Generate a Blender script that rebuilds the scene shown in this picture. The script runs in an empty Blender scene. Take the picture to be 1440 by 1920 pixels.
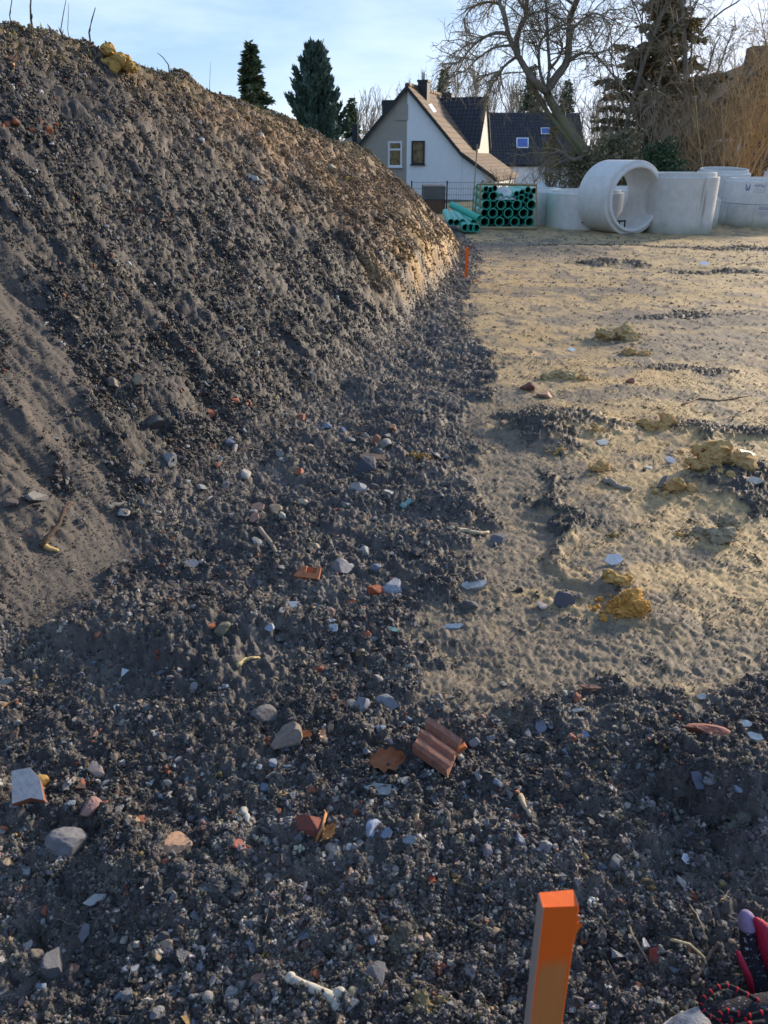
import bpy, math, random
import numpy as np
from mathutils import Vector, Matrix
R = math.radians
random.seed(7); rng = np.random.default_rng(7)
scene = bpy.context.scene
COL = scene.collection

# ------------------------------------------------------------------ camera
F_PX, PITCH, CAM_H = 1440.0, R(24.8), 1.5          # focal length in px of a 1440x1920 frame
cd = bpy.data.cameras.new("camera"); cam = bpy.data.objects.new("camera", cd); COL.objects.link(cam)
cd.sensor_fit = 'VERTICAL'; cd.sensor_height = 36.0; cd.sensor_width = 27.0
cd.lens = 36.0 * F_PX / 1920.0
cd.clip_start = 0.05; cd.clip_end = 3000
cam.location = (0, 0, CAM_H); cam.rotation_euler = (math.pi / 2 - PITCH, 0, 0)
cd.dof.use_dof = True; cd.dof.focus_distance = 3.2; cd.dof.aperture_fstop = 10.0
scene.camera = cam
# ------------------------------------------------------------------ sky and sun
SUN_AZ, SUN_EL = R(46), R(16)
SKY_G = 1.25
world = bpy.data.worlds.new("World"); scene.world = world; world.use_nodes = True
wn = world.node_tree.nodes; wl = world.node_tree.links; wn.clear()
w_out = wn.new('ShaderNodeOutputWorld'); w_bg = wn.new('ShaderNodeBackground')
sky = wn.new('ShaderNodeTexSky'); sky.sky_type = 'NISHITA'; sky.sun_disc = False
sky.sun_elevation = SUN_EL; sky.sun_rotation = SUN_AZ; sky.altitude = 50; sky.air_density = 1.0; sky.dust_density = 1.3; sky.ozone_density = 1.2
w_tc = wn.new('ShaderNodeTexCoord')
w_zm = wn.new('ShaderNodeMapping'); w_zm.inputs['Scale'].default_value = (1, 1, 2.6); w_zn = wn.new('ShaderNodeVectorMath'); w_zn.operation = 'NORMALIZE'
wl.new(w_tc.outputs['Generated'], w_zm.inputs[0]); wl.new(w_zm.outputs[0], w_zn.inputs[0]); wl.new(w_zn.outputs[0], sky.inputs[0])
# thin high veil: a pale layer over the whole dome, broken into streaks
w_map = wn.new('ShaderNodeMapping'); w_map.inputs['Scale'].default_value = (1.6, 1.6, 7.0); w_map.inputs['Rotation'].default_value = (0.12, 0.10, 0.3)
w_noi = wn.new('ShaderNodeTexNoise'); w_noi.inputs['Scale'].default_value = 1.7; w_noi.inputs['Detail'].default_value = 7; w_noi.inputs['Roughness'].default_value = 0.58
w_rmp = wn.new('ShaderNodeMapRange'); w_rmp.inputs[1].default_value = 0.42; w_rmp.inputs[2].default_value = 0.78; w_rmp.inputs[3].default_value = 0.0; w_rmp.inputs[4].default_value = 0.55
w_mix = wn.new('ShaderNodeMix'); w_mix.data_type = 'RGBA'
w_mix.inputs[7].default_value = (3.6, 3.95, 4.2, 1)
wl.new(w_tc.outputs['Generated'], w_map.inputs[0]); wl.new(w_map.outputs[0], w_noi.inputs['Vector'])
wl.new(w_noi.outputs[0], w_rmp.inputs[0]); wl.new(w_rmp.outputs[0], w_mix.inputs[0])
# bright haze round the low sun rolls off instead of burning out
w_den = wn.new('ShaderNodeVectorMath'); w_den.operation = 'MULTIPLY_ADD'; w_den.inputs[1].default_value = (SKY_G / 6.8, SKY_G / 4.6, SKY_G / 3.5); w_den.inputs[2].default_value = (1, 1, 1)
w_num = wn.new('ShaderNodeVectorMath'); w_num.operation = 'MULTIPLY'; w_num.inputs[1].default_value = (SKY_G * .70, SKY_G * .98, SKY_G * 1.45)
w_div = wn.new('ShaderNodeVectorMath'); w_div.operation = 'DIVIDE'
wl.new(sky.outputs[0], w_den.inputs[0]); wl.new(sky.outputs[0], w_num.inputs[0]); wl.new(w_num.outputs[0], w_div.inputs[0]); wl.new(w_den.outputs[0], w_div.inputs[1])
wl.new(w_div.outputs[0], w_mix.inputs[6]); wl.new(w_mix.outputs[2], w_bg.inputs[0]); wl.new(w_bg.outputs[0], w_out.inputs[0])
w_bg.inputs[1].default_value = 0.120
sd = bpy.data.lights.new("sun", 'SUN'); sun = bpy.data.objects.new("sun", sd); COL.objects.link(sun)
sd.energy = 2.2; sd.angle = R(7.0); sd.color = (1.0, 0.82, 0.60)
sun.rotation_euler = (math.pi / 2 - SUN_EL, 0, math.pi - SUN_AZ)
vs = scene.view_settings; vs.view_transform = 'Standard'; vs.look = 'None'; vs.exposure = 1.58; vs.gamma = 1.0; vs.use_curve_mapping = False
scene.cycles.max_bounces = 5; scene.cycles.diffuse_bounces = 3; scene.cycles.glossy_bounces = 2; scene.cycles.transparent_max_bounces = 8
scene.cycles.caustics_reflective = False; scene.cycles.caustics_refractive = False

# ------------------------------------------------------------------ picture <-> place
CT, ST = math.cos(PITCH), math.sin(PITCH)
def ray(px, py):
    u = (px - 720) / F_PX; v = -(py - 960) / F_PX
    return np.array([u, CT + v * ST, -ST + v * CT])
def at_z(px, py, z=0.0):
    r = ray(px, py); return np.array([0, 0, CAM_H]) + r * ((z - CAM_H) / r[2])
def at_y(px, py, y):
    r = ray(px, py); return np.array([0, 0, CAM_H]) + r * (y / r[1])
def depth(p): return p[1] * CT - (p[2] - CAM_H) * ST
def mpp(p): return depth(p) / F_PX                 # metres per photo pixel at p

# ------------------------------------------------------------------ noise
def _hb(i, j, s):
    n = i.astype(np.int32).view(np.uint32) * np.uint32(374761393) + j.astype(np.int32).view(np.uint32) * np.uint32(668265263) + np.uint32((s * 974634777) & 0xffffffff)
    n = (n ^ (n >> np.uint32(13))) * np.uint32(1274126177); n = (n ^ (n >> np.uint32(16))) * np.uint32(2246822519)
    return n ^ (n >> np.uint32(15))
def _h(i, j, s): return _hb(i, j, s).astype(np.float32) * np.float32(1 / 4294967296.0)
def perlin(x, y, s=0):
    xi = np.floor(x); yi = np.floor(y); fx = (x - xi).astype(np.float32); fy = (y - yi).astype(np.float32); xi = xi.astype(np.int32); yi = yi.astype(np.int32)
    ux = fx * fx * fx * (fx * (fx * 6 - 15) + 10); uy = fy * fy * fy * (fy * (fy * 6 - 15) + 10)
    def g(a, b, dx, dy):
        n = _hb(a, b, s); return ((n & np.uint32(0xffff)).astype(np.float32) * np.float32(1 / 32768.) - 1) * dx + ((n >> np.uint32(16)).astype(np.float32) * np.float32(1 / 32768.) - 1) * dy
    a = g(xi, yi, fx, fy); b = g(xi + 1, yi, fx - 1, fy); c = g(xi, yi + 1, fx, fy - 1); d = g(xi + 1, yi + 1, fx - 1, fy - 1)
    return 1.6 * ((a + (b - a) * ux) * (1 - uy) + (c + (d - c) * ux) * uy)
def fbm(x, y, s=0, o=4, g=0.5):
    v = 0; a = 1.0
    for k in range(o):
        v = v + a * perlin(x * 2 ** k, y * 2 ** k, s + k * 17); a *= g
    return v
def domes(x, y, cell, s):
    X = x / cell; Y = y / cell; xi = np.floor(X); yi = np.floor(Y)
    best = np.zeros_like(X); tint = np.zeros_like(X)
    for dx in (-1, 0, 1):
        for dy in (-1, 0, 1):
            i = xi + dx; j = yi + dy
            cx = i + _h(i, j, s); cy = j + _h(i, j, s + 1); h3 = _h(i, j, s + 2); rad = 0.28 + 0.5 * h3 * h3
            q = ((X - cx) ** 2 + (Y - cy) ** 2) / (rad * rad)
            hh = rad * np.sqrt(np.clip(1 - q, 0, None))
            m = hh > best; best = np.where(m, hh, best); tint = np.where(m, _h(i, j, s + 3), tint)
    return best * cell, tint
def sst(a, b, x):
    t = np.clip((x - a) / (b - a), 0, 1); return t * t * (3 - 2 * t)

# ------------------------------------------------------------------ terrain: one height function in plan coordinates
TOE_Y = [-40, -3, 0, 2.2, 3, 4.5, 6.9, 9.0, 10.9, 14, 16, 18]
TOE_X = [-9, -2.2, -1.75, -1.2, -0.95, -0.5, 0.10, 0.62, 0.98, 1.42, 1.40, 0.6]
RID_Y = [-40, 4, 6, 7.5, 9, 10.4, 11.5, 13.5, 15.1, 16.3, 17.5, 19]
RID_H = [2.2, 2.38, 2.35, 2.25, 2.06, 1.93, 1.72, 1.54, 1.00, 0.45, 0.05, -0.3]
SAND_Y = [1.8, 2.2, 2.6, 3.4, 4.3, 5.0, 5.8, 7.9, 10.8, 14, 22]
SAND_X = [0.10, 0.16, 0.34, 0.46, 0.44, 0.62, 0.86, 0.80, 1.24, 1.66, 1.7]
def blob_px(px, py, rx, ry, ang=0, z=0):
    p = at_z(px, py, z); return (p[0], p[1], rx, ry, ang)
BLACK = [blob_px(1035, 805, .33, .36), blob_px(1052, 960, .07, .5), blob_px(1410, 920, .26, .34), blob_px(1360, 812, .34, .16),
         blob_px(1290, 592, .7, .14, .2), blob_px(1340, 512, .8, .18), blob_px(1150, 497, .6, .2), blob_px(1120, 462, 1.2, .4), blob_px(1380, 466, 1.4, .4), blob_px(1290, 692, .35, .10, -.2)]
MUD = [blob_px(985, 940, .30, .8), blob_px(1120, 545, .9, .3), blob_px(1300, 600, 1.2, .5), blob_px(1120, 1330, .9, .22), blob_px(930, 1000, .36, .8), blob_px(1000, 1220, .55, .26), blob_px(1180, 1280, .6, .16), blob_px(1290, 1200, .35, .2), blob_px(900, 850, .3, .8), blob_px(1330, 650, 1.0, .5), blob_px(1000, 470, 1.2, 1.2)]
OCHRE = [blob_px(1165, 1120, .13, .18), blob_px(1290, 1340, .2, .04), blob_px(1000, 540, 1.3, .9), blob_px(930, 480, .7, 1.6), blob_px(1180, 780, .45, .22), blob_px(1270, 830, .35, .3), blob_px(1150, 700, .5, .4), blob_px(1250, 550, 1.0, .5), blob_px(1380, 1180, .3, .12), blob_px(1090, 640, .8, .5)]
PILES = [blob_px(1035, 808, .30, .26) + (.07,), blob_px(1400, 915, .28, .34) + (.03,), blob_px(1350, 820, .4, .16) + (.025,), blob_px(1060, 985, .05, .45) + (.022,), blob_px(1165, 1120, .10, .13) + (.010,),
         blob_px(1420, 1420, .25, .2) + (.05,), blob_px(1400, 1500, .2, .16) + (.07,), blob_px(700, 1440, .3, .12) + (.02,), blob_px(260, 1640, .2, .12) + (.04,), blob_px(100, 1560, .2, .1) + (.04,),
         blob_px(350, 1200, .5, .2) + (.05,), blob_px(1100, 468, 1.4, .4) + (.05,), blob_px(1390, 505, .7, .3) + (.05,), blob_px(1150, 495, .5, .25) + (.06,)]
HOLES = [blob_px(60, 1580, .10, .06) + (.05,), blob_px(90, 1830, .05, .05) + (.04,), blob_px(170, 1270, .16, .06) + (.035,), blob_px(600, 1225, .35, .10) + (.04,), blob_px(1330, 1540, .16, .06) + (.06,), blob_px(1300, 1660, .12, .05) + (.03,), blob_px(620, 1480, .08, .05) + (.02,), blob_px(870, 1700, .1, .06) + (.02,)]
DRY = [(-1.66, 3.55, .16, .42, .5), (-1.45, 3.25, .16, .42, .45), (-1.24, 2.95, .14, .36, .4), (-1.28, 2.45, .22, .24, 0), (-1.45, 2.72, .14, .2, .3), (-1.05, 2.62, .12, .2, 0)]
def ell(x, y, b, soft=0.6):
    c, s = math.cos(b[4]), math.sin(b[4]); dx = x - b[0]; dy = y - b[1]
    u = (c * dx + s * dy) / b[2]; v = (-s * dx + c * dy) / b[3]
    return 1 - sst(1 - soft, 1 + soft, np.sqrt(u * u + v * v))
def macro(x, y):
    tx = np.interp(y, TOE_Y, TOE_X); rh = np.interp(y, RID_Y, RID_H)
    d = (tx - x) * 0.95
    zs = 0.5 * (d * 1.02 + np.sqrt((d * 1.02) ** 2 + 0.02))             # slope with a soft foot
    top = rh - 0.02 * np.clip(d - rh, 0, 8)
    z = 0.5 * (zs + top - np.sqrt((zs - top) ** 2 + 0.012))              # smooth minimum: crest
    k = sst(0.1, 0.5, rh); z = np.minimum(zs, 0.02) * (1 - k) + z * k
    z = z - 1.25 * sst(21, 32, y) * sst(-60, -20, -np.abs(x))            # ground falls away behind the yard
    return z, d
def terrain(x, y):
    x = np.asarray(x, float); y = np.asarray(y, float)
    z, d = macro(x, y); r = np.hypot(x, y)
    rh = np.interp(y, RID_Y, RID_H)
    mound = sst(-0.05, 0.25, d) * sst(0.1, 0.5, rh)
    wx = x + 0.16 * fbm(x * 2.3, y * 2.3, 3, 3); wy = y + 0.16 * fbm(x * 2.3 + 9, y * 2.3, 5, 3)
    wx2 = wx + 0.09 * fbm(x * 9, y * 9, 31, 4, .7)
    sand = sst(-0.04, 0.08, wx2 - np.interp(wy, SAND_Y, SAND_X)) * sst(1.80, 1.92, wy + 0.07 * fbm(x * 8, y * 8, 77, 4, .7))
    far = sst(21, 24, r)
    n1 = fbm(wx * 5, wy * 5, 41, 4, .6)
    black = np.zeros_like(x)
    for b in BLACK: black = np.maximum(black, ell(wx2, wy, b, .65))
    fine = fbm(x * 26, y * 22, 45, 3, .7)
    black = sst(.36, .62, black * (0.9 + 0.8 * n1) + .16 * fine)
    speck = sst(.30, .48, fbm(x * 11, y * 7, 43, 3, .6) + .25 * perlin(x * .8, y * .8, 44) + .18 * fine) * .45
    black = np.maximum(black, speck * sand) * sand
    mud = np.zeros_like(x)
    for b in MUD: mud = np.maximum(mud, ell(wx, wy, b, .7))
    mud = np.maximum(mud, (1 - sst(.12, .75, wx - np.interp(wy, SAND_Y, SAND_X))) * (1 - sst(4.4, 6.0, y))); mud = np.maximum(mud, 1 - sst(2.0, 2.75, wy))
    mud = np.clip(mud * (.95 + .8 * n1) + .16 + .75 * sst(.0, .5, fbm(x * 2.6, y * 2.6, 49, 4, .62)), 0, 1)
    och = np.zeros_like(x)
    for b in OCHRE: och = np.maximum(och, ell(wx2, wy, b, .7))
    och = np.clip(och * (.7 + .8 * n1), 0, 1)
    dry = np.zeros_like(x)
    for b in DRY: dry = np.maximum(dry, ell(wx, wy, b, .5))
    dry = np.clip(dry * (1 + .9 * fbm(x * 3, y * 3, 47, 3)), 0, 1) * (1 - sand)
    loose = np.clip((1 - sand * (1 - black)) * (1 - .85 * dry), 0, 1)
    pile = np.zeros_like(x)
    for b in PILES[:4]: pile = np.maximum(pile, ell(wx, wy, b[:5], .7))
    lr = loose * (1 - .72 * sand * (1 - pile)) * (1 - .35 * mound)                          # trodden soil on the sand lies flat
    # --- relief
    fade = lambda cell: np.clip(1.7 - 0.0085 * r / cell, 0, 1)
    z = z + 0.05 * fbm(x * .9, y * .9, 11, 3) * (1 - .6 * sand) * sst(.2, .8, r) + mound * 0.06 * fbm(x * 1.3, y * 1.3, 13, 3)
    v = y * .97 + x * .24
    z = z + mound * (0.036 * fbm(d * .45, v * 4.2, 15, 4, .62) + 0.04 * fbm(d * 2.2, v * 3.4, 19, 4, .6))
    scarp = sst(7.0, 8.4, y) * (1 - sst(12.5, 14, y))
    dd = d + .12 * fbm(v * 1.4, d * .8, 23, 3)
    z = z + scarp * 0.24 * sst(.06, .20, dd) * (1 - sst(.5, 1.5, dd))
    for b in PILES: z = z + b[5] * ell(wx, wy, b[:5], .8) * 1.2
    for b in HOLES: z = z - b[5] * ell(wx, wy, b[:5], .8)
    # tyre lugs in the mud
    trk = np.exp(-((x - .62 - .05 * (y - 3)) / .17) ** 2) * sst(1.9, 2.3, y) * (1 - sst(3.3, 4.0, y))
    z = z + trk * (-.008 + .007 * np.tanh(2.5 * np.sin((y + .5 * np.abs(x - .62) + .012 * perlin(x * 9, y * 9, 91)) * 62)) * sand * sst(-.25, .35, perlin(x * 3.1, y * 2.3, 92)))
    z = z + sand * (1 - black) * (0.006 * fbm(x * 4, y * 4, 51, 3, .5) + .004 * np.abs(fbm(x * 9, y * 6 + x * 3, 52, 4, .75)) + .0025 * fbm(x * 40, y * 34, 53, 3, .8))
    zb = z
    c3, t3 = domes(x + .08 * perlin(x * 7, y * 7, 67), y + .08 * perlin(x * 7 + 5, y * 7, 68), 0.42, 131)
    z = z + mound * loose * (.06 * c3 * sst(.35, .7, t3) + .019 * fbm(d * 4, v * 9, 69, 4, .68))
    ce, te = domes(d * .62 + .03 * perlin(x * 12, y * 12, 70), v + .03 * perlin(x * 12, y * 12 + 3, 70), .11, 141); z = z + mound * loose * .15 * ce
    cl, t0 = domes(x + .03 * perlin(x * 20, y * 20, 61), y + .03 * perlin(x * 20 + 5, y * 20, 62), 0.16, 101)
    c1, t1 = domes(x + .012 * perlin(x * 45, y * 45, 63), y + .012 * perlin(x * 45 + 5, y * 45, 64), 0.055, 111)
    c2, t2 = domes(x, y, 0.024, 121)
    z = z + lr * (.26 * cl * fade(.16) + .30 * c1 * fade(.055) + .70 * c2 * fade(.024) + .016 * fbm(x * 24, y * 24, 65, 3, .65) * fade(.03))
    z = z + (1 - loose) * (.10 * c1 * fade(.055) * sst(.90, .97, t1) + .30 * c2 * fade(.024) * sst(.80, .9, t2) + .004 * fbm(x * 30, y * 30, 66, 3, .6) * fade(.03))
    # --- earth colours (albedo)
    def mix(a, b, f): return a * (1 - f[..., None]) + np.array(b) * f[..., None]
    c = np.ones(x.shape + (3,)) * np.array([.064, .059, .057])
    gn = fbm(x * 2.1, y * 2.1, 71, 4, .6); fn = fbm(x * 17, y * 17, 73, 3, .65)
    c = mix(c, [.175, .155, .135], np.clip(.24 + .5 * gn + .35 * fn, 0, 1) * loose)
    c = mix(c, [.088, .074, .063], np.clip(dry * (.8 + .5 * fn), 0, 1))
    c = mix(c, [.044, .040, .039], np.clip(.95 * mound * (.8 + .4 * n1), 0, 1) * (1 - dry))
    brown = mound * sst(7.4, 10.6, y + .9 * z + .9 * gn) * np.clip(.7 + .5 * n1, 0, 1)
    c = mix(c, [.22, .128, .055], np.clip(brown, 0, .92))
    crest = sst(.42, .02, rh - z) * mound * np.clip(.55 + .9 * n1, 0, 1)
    c = mix(c, [.19, .14, .07], np.clip(crest, 0, .8))
    oc = scarp * sst(.06, .16, dd) * (1 - sst(.28, .62, dd)) * np.clip(.55 + 1.3 * fbm(v * 2.4, d * 2, 81, 3), 0, 1)
    c = mix(c, [.36, .20, .058], np.clip(oc, 0, 1))
    sc = np.ones(x.shape + (3,)) * np.array([.47, .325, .15])
    sc = sc * (1 + .16 * fn + .16 * gn)[..., None]
    sc = mix(sc, [.47, .30, .11], och * .85)
    sc = mix(sc, [.15, .125, .095], mud * .9)
    c = mix(c, [0, 0, 0], sand) + sc * sand[..., None]
    c = mix(c, [.058, .054, .050], black * .9)
    far_c = np.array([.10, .10, .05])
    c = mix(c, far_c, far * (1 - mound))
    terrain.micro = z - zb
    return z, c, loose, sand * (1 - black), mound
def H1(x, y): return float(terrain(np.array([x]), np.array([y]))[0][0])
def hit(px, py):
    r = ray(px, py); r = r / np.linalg.norm(r); t = np.arange(0.5, 60, 0.02); P = np.array([0, 0, CAM_H])[None] + r[None] * t[:, None]
    zz = macro(P[:, 0], P[:, 1])[0]; i = np.argmax(P[:, 2] < zz) if (P[:, 2] < zz).any() else len(t) - 1
    t = np.linspace(t[i] - .35, t[i] + .35, 240); P = np.array([0, 0, CAM_H])[None] + r[None] * t[:, None]
    zz = terrain(P[:, 0], P[:, 1])[0]; b = P[:, 2] < zz; i = np.argmax(b) if b.any() else 120
    return Vector((P[i, 0], P[i, 1], zz[i]))

def hit_many(PX):
    """the same for many points at once"""
    Rr = np.array([ray(*q) for q in PX]); Rr /= np.linalg.norm(Rr, axis=1)[:, None]; t = np.arange(.5, 40, .03); C0 = np.array([0, 0, CAM_H])
    X = Rr[:, :1] * t; Y = Rr[:, 1:2] * t; Z = CAM_H + Rr[:, 2:] * t; b = Z < macro(X, Y)[0]; t0 = t[np.argmax(b, 1)]
    T = t0[:, None] + np.linspace(-.3, .25, 60)[None]; X = Rr[:, :1] * T; Y = Rr[:, 1:2] * T; Z = CAM_H + Rr[:, 2:] * T; zz, c, lo = terrain(X, Y)[:3]; i = np.argmax(Z < zz, 1); k = np.arange(len(PX))
    return [Vector((X[a, i[a]], Y[a, i[a]], zz[a, i[a]])) for a in k], lo[k, i]
# ------------------------------------------------------------------ mesh helpers
def mesh_np(name, verts, faces, mat=None, smooth=False):
    me = bpy.data.meshes.new(name); verts = np.asarray(verts, np.float32)
    me.vertices.add(len(verts)); me.vertices.foreach_set('co', verts.ravel())
    faces = np.asarray(faces, np.int32); n, k = faces.shape
    me.loops.add(n * k); me.loops.foreach_set('vertex_index', faces.ravel())
    me.polygons.add(n); me.polygons.foreach_set('loop_start', np.arange(0, n * k, k, dtype=np.int32)); me.polygons.foreach_set('loop_total', np.full(n, k, np.int32))
    if smooth: me.polygons.foreach_set('use_smooth', np.ones(n, bool))
    me.update(calc_edges=True)
    if mat: me.materials.append(mat)
    return me
class MB:
    def __init__(s): s.v = []; s.f = []; s.sm = []
    def add(s, vs, fs, smooth=False):
        o = len(s.v); s.v += [tuple(map(float, p)) for p in vs]; s.f += [tuple(i + o for i in f) for f in fs]; s.sm += [smooth] * len(fs); return s
    def box(s, x0, x1, y0, y1, z0, z1, M=None):
        vs = [Vector(p) for p in ((x0, y0, z0), (x1, y0, z0), (x1, y1, z0), (x0, y1, z0), (x0, y0, z1), (x1, y0, z1), (x1, y1, z1), (x0, y1, z1))]
        if M: vs = [M @ p for p in vs]
        return s.add(vs, [(0, 3, 2, 1), (4, 5, 6, 7), (0, 1, 5, 4), (1, 2, 6, 5), (2, 3, 7, 6), (3, 0, 4, 7)])
    def prism(s, poly, y0, y1):                    # poly in (x, z), extruded along y
        n = len(poly); vs = [(a, y0, b) for a, b in poly] + [(a, y1, b) for a, b in poly]
        return s.add(vs, [tuple(range(n)), tuple(range(2 * n - 1, n - 1, -1))] + [(i, i + n, (i + 1) % n + n, (i + 1) % n) for i in range(n)])
    def tube(s, pts, rad, sides=8, caps=True, smooth=True):
        pts = [Vector(p) for p in pts]; n = len(pts); vs = []; fs = []
        up = Vector((0.31, 0.17, 0.93)); prev = None
        for i, p in enumerate(pts):
            t = (pts[min(i + 1, n - 1)] - pts[max(i - 1, 0)]).normalized()
            a = t.cross(up if prev is None else prev)
            if a.length < 1e-4: a = t.cross(Vector((1, 0, 0)))
            a.normalize(); b = a.cross(t); prev = b if False else up
            r = rad[i] if hasattr(rad, '__len__') else rad
            for k in range(sides):
                q = 2 * math.pi * k / sides; vs.append(p + (a * math.cos(q) + b * math.sin(q)) * r)
        for i in range(n - 1):
            for k in range(sides):
                k2 = (k + 1) % sides; fs.append((i * sides + k, i * sides + k2, (i + 1) * sides + k2, (i + 1) * sides + k))
        if caps: fs += [tuple(range(sides - 1, -1, -1)), tuple((n - 1) * sides + k for k in range(sides))]
        return s.add(vs, fs, smooth)
    def lathe(s, prof, sides=48, M=None, closed=True, smooth=False):   # prof: (radius, z) loop round the wall section
        vs = []; fs = []; n = len(prof)
        for k in range(sides):
            q = 2 * math.pi * k / sides
            for r, z in prof: vs.append(Vector((r * math.cos(q), r * math.sin(q), z)))
        if M: vs = [M @ p for p in vs]
        for k in range(sides):
            k2 = (k + 1) % sides
            for i in range(n if closed else n - 1):
                j = (i + 1) % n; fs.append((k * n + i, k2 * n + i, k2 * n + j, k * n + j))
        return s.add(vs, fs, smooth)
    def build(s, name, mat, parent=None, loc=None, rot=None):
        me = bpy.data.meshes.new(name); me.from_pydata(s.v, [], s.f); me.update()
        me.polygons.foreach_set('use_smooth', s.sm)
        if mat: me.materials.append(mat)
        return link(name, me, parent, loc, rot)
def link(name, me, parent=None, loc=None, rot=None):
    o = bpy.data.objects.new(name, me); COL.objects.link(o)
    if parent: o.parent = parent
    if loc is not None: o.location = loc
    if rot is not None: o.rotation_euler = rot
    return o
def tag(o, label, cat, group=None):
    o['label'] = label; o['category'] = cat
    if group: o['group'] = group
    return o
def thing(name, label, cat, loc=(0, 0, 0), rot=(0, 0, 0), group=None):
    return tag(link(name, None, None, loc, rot), label, cat, group)

# ------------------------------------------------------------------ materials
def mat(name, col=(.5, .5, .5), rough=.7, spec=.3, var=.25, scale=12.0, bump=.0, bscale=60., objcol=False, metallic=0, col2=None, coord='Object', attr=None, inst=False):
    m = bpy.data.materials.new(name); m.use_nodes = True; n = m.node_tree.nodes; l = m.node_tree.links
    b = n['Principled BSDF']; b.inputs['Roughness'].default_value = rough; b.inputs['Specular IOR Level'].default_value = spec; b.inputs['Metallic'].default_value = metallic
    tc = n.new('ShaderNodeTexCoord'); no = n.new('ShaderNodeTexNoise'); no.inputs['Scale'].default_value = scale; no.inputs['Detail'].default_value = 6; no.inputs['Roughness'].default_value = .65
    l.new(tc.outputs[coord], no.inputs['Vector'])
    if col2 is None:
        mr = n.new('ShaderNodeMapRange'); mr.inputs[1].default_value = .25; mr.inputs[2].default_value = .75; mr.inputs[3].default_value = 1 - var; mr.inputs[4].default_value = 1 + var
        l.new(no.outputs[0], mr.inputs[0])
        mx = n.new('ShaderNodeVectorMath'); mx.operation = 'MULTIPLY'; mx.inputs[0].default_value = col
        l.new(mr.outputs[0], mx.inputs[1])
        if objcol: oi = n.new('ShaderNodeObjectInfo'); l.new(oi.outputs['Color'], mx.inputs[0])
        if attr:
            at = n.new('ShaderNodeAttribute'); at.attribute_name = attr; at.attribute_type = 'INSTANCER' if inst else 'GEOMETRY'; l.new(at.outputs['Color'], mx.inputs[0])
        l.new(mx.outputs[0], b.inputs['Base Color'])
    else:
        mr = n.new('ShaderNodeMapRange'); mr.inputs[1].default_value = .38; mr.inputs[2].default_value = .62; l.new(no.outputs[0], mr.inputs[0])
        mx = n.new('ShaderNodeMix'); mx.data_type = 'RGBA'; mx.inputs[6].default_value = (*col, 1); mx.inputs[7].default_value = (*col2, 1)
        l.new(mr.outputs[0], mx.inputs[0]); l.new(mx.outputs[2], b.inputs['Base Color'])
    if bump:
        n2 = n.new('ShaderNodeTexNoise'); n2.inputs['Scale'].default_value = bscale; n2.inputs['Detail'].default_value = 5; l.new(tc.outputs[coord], n2.inputs['Vector'])
        bp = n.new('ShaderNodeBump'); bp.inputs['Strength'].default_value = bump; bp.inputs['Distance'].default_value = 1.0 / bscale; l.new(n2.outputs[0], bp.inputs['Height']); l.new(bp.outputs[0], b.inputs['Normal'])
    return m
M_EARTH = mat('earth', rough=.70, spec=.40, var=.45, scale=230, bump=.8, bscale=300, attr='earth')
M_CRUMB = mat('crumb', rough=.55, spec=.50, var=.35, scale=3.0, bump=.5, bscale=6, attr='tint', inst=True)
M_STONE = mat('stone', rough=.72, spec=.32, var=.28, scale=70, bump=.45, bscale=240, objcol=True)
M_CLAY = mat('fired_clay', rough=.80, spec=.25, var=.30, scale=55, bump=.35, bscale=260, objcol=True)
M_SLATE = mat('slate', rough=.5, spec=.45, var=.22, scale=45, bump=.2, bscale=160, objcol=True)
M_CLOD = mat('sand_clod', rough=.95, spec=.1, var=.30, scale=40, bump=.8, bscale=190, objcol=True)
M_WOODB = mat('weathered_wood', rough=.8, spec=.2, var=.3, scale=30, bump=.5, bscale=120, objcol=True)
def dirty(m, amount=.75, lo=.50, hi=.62):
    n = m.node_tree.nodes; l = m.node_tree.links; b = n['Principled BSDF']; src = b.inputs['Base Color'].links[0].from_socket
    g = n.new('ShaderNodeNewGeometry'); no = n.new('ShaderNodeTexNoise'); no.inputs['Scale'].default_value = 55; no.inputs['Detail'].default_value = 6; no.inputs['Roughness'].default_value = .7; l.new(g.outputs['Position'], no.inputs['Vector'])
    r = n.new('ShaderNodeMapRange'); r.inputs[1].default_value = lo; r.inputs[2].default_value = hi; r.inputs[4].default_value = amount; l.new(no.outputs[0], r.inputs[0])
    mx = n.new('ShaderNodeMix'); mx.data_type = 'RGBA'; mx.inputs[7].default_value = (.085, .08, .075, 1); l.new(r.outputs[0], mx.inputs[0]); l.new(src, mx.inputs[6]); l.new(mx.outputs[2], b.inputs['Base Color'])
dirty(M_STONE, .55, .46, .70); dirty(M_CLAY, .5, .48, .72); dirty(M_SLATE, .5, .50, .74)
M_LEAF = mat('dry_leaf', rough=.6, spec=.3, var=.25, scale=60, objcol=True)

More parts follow.
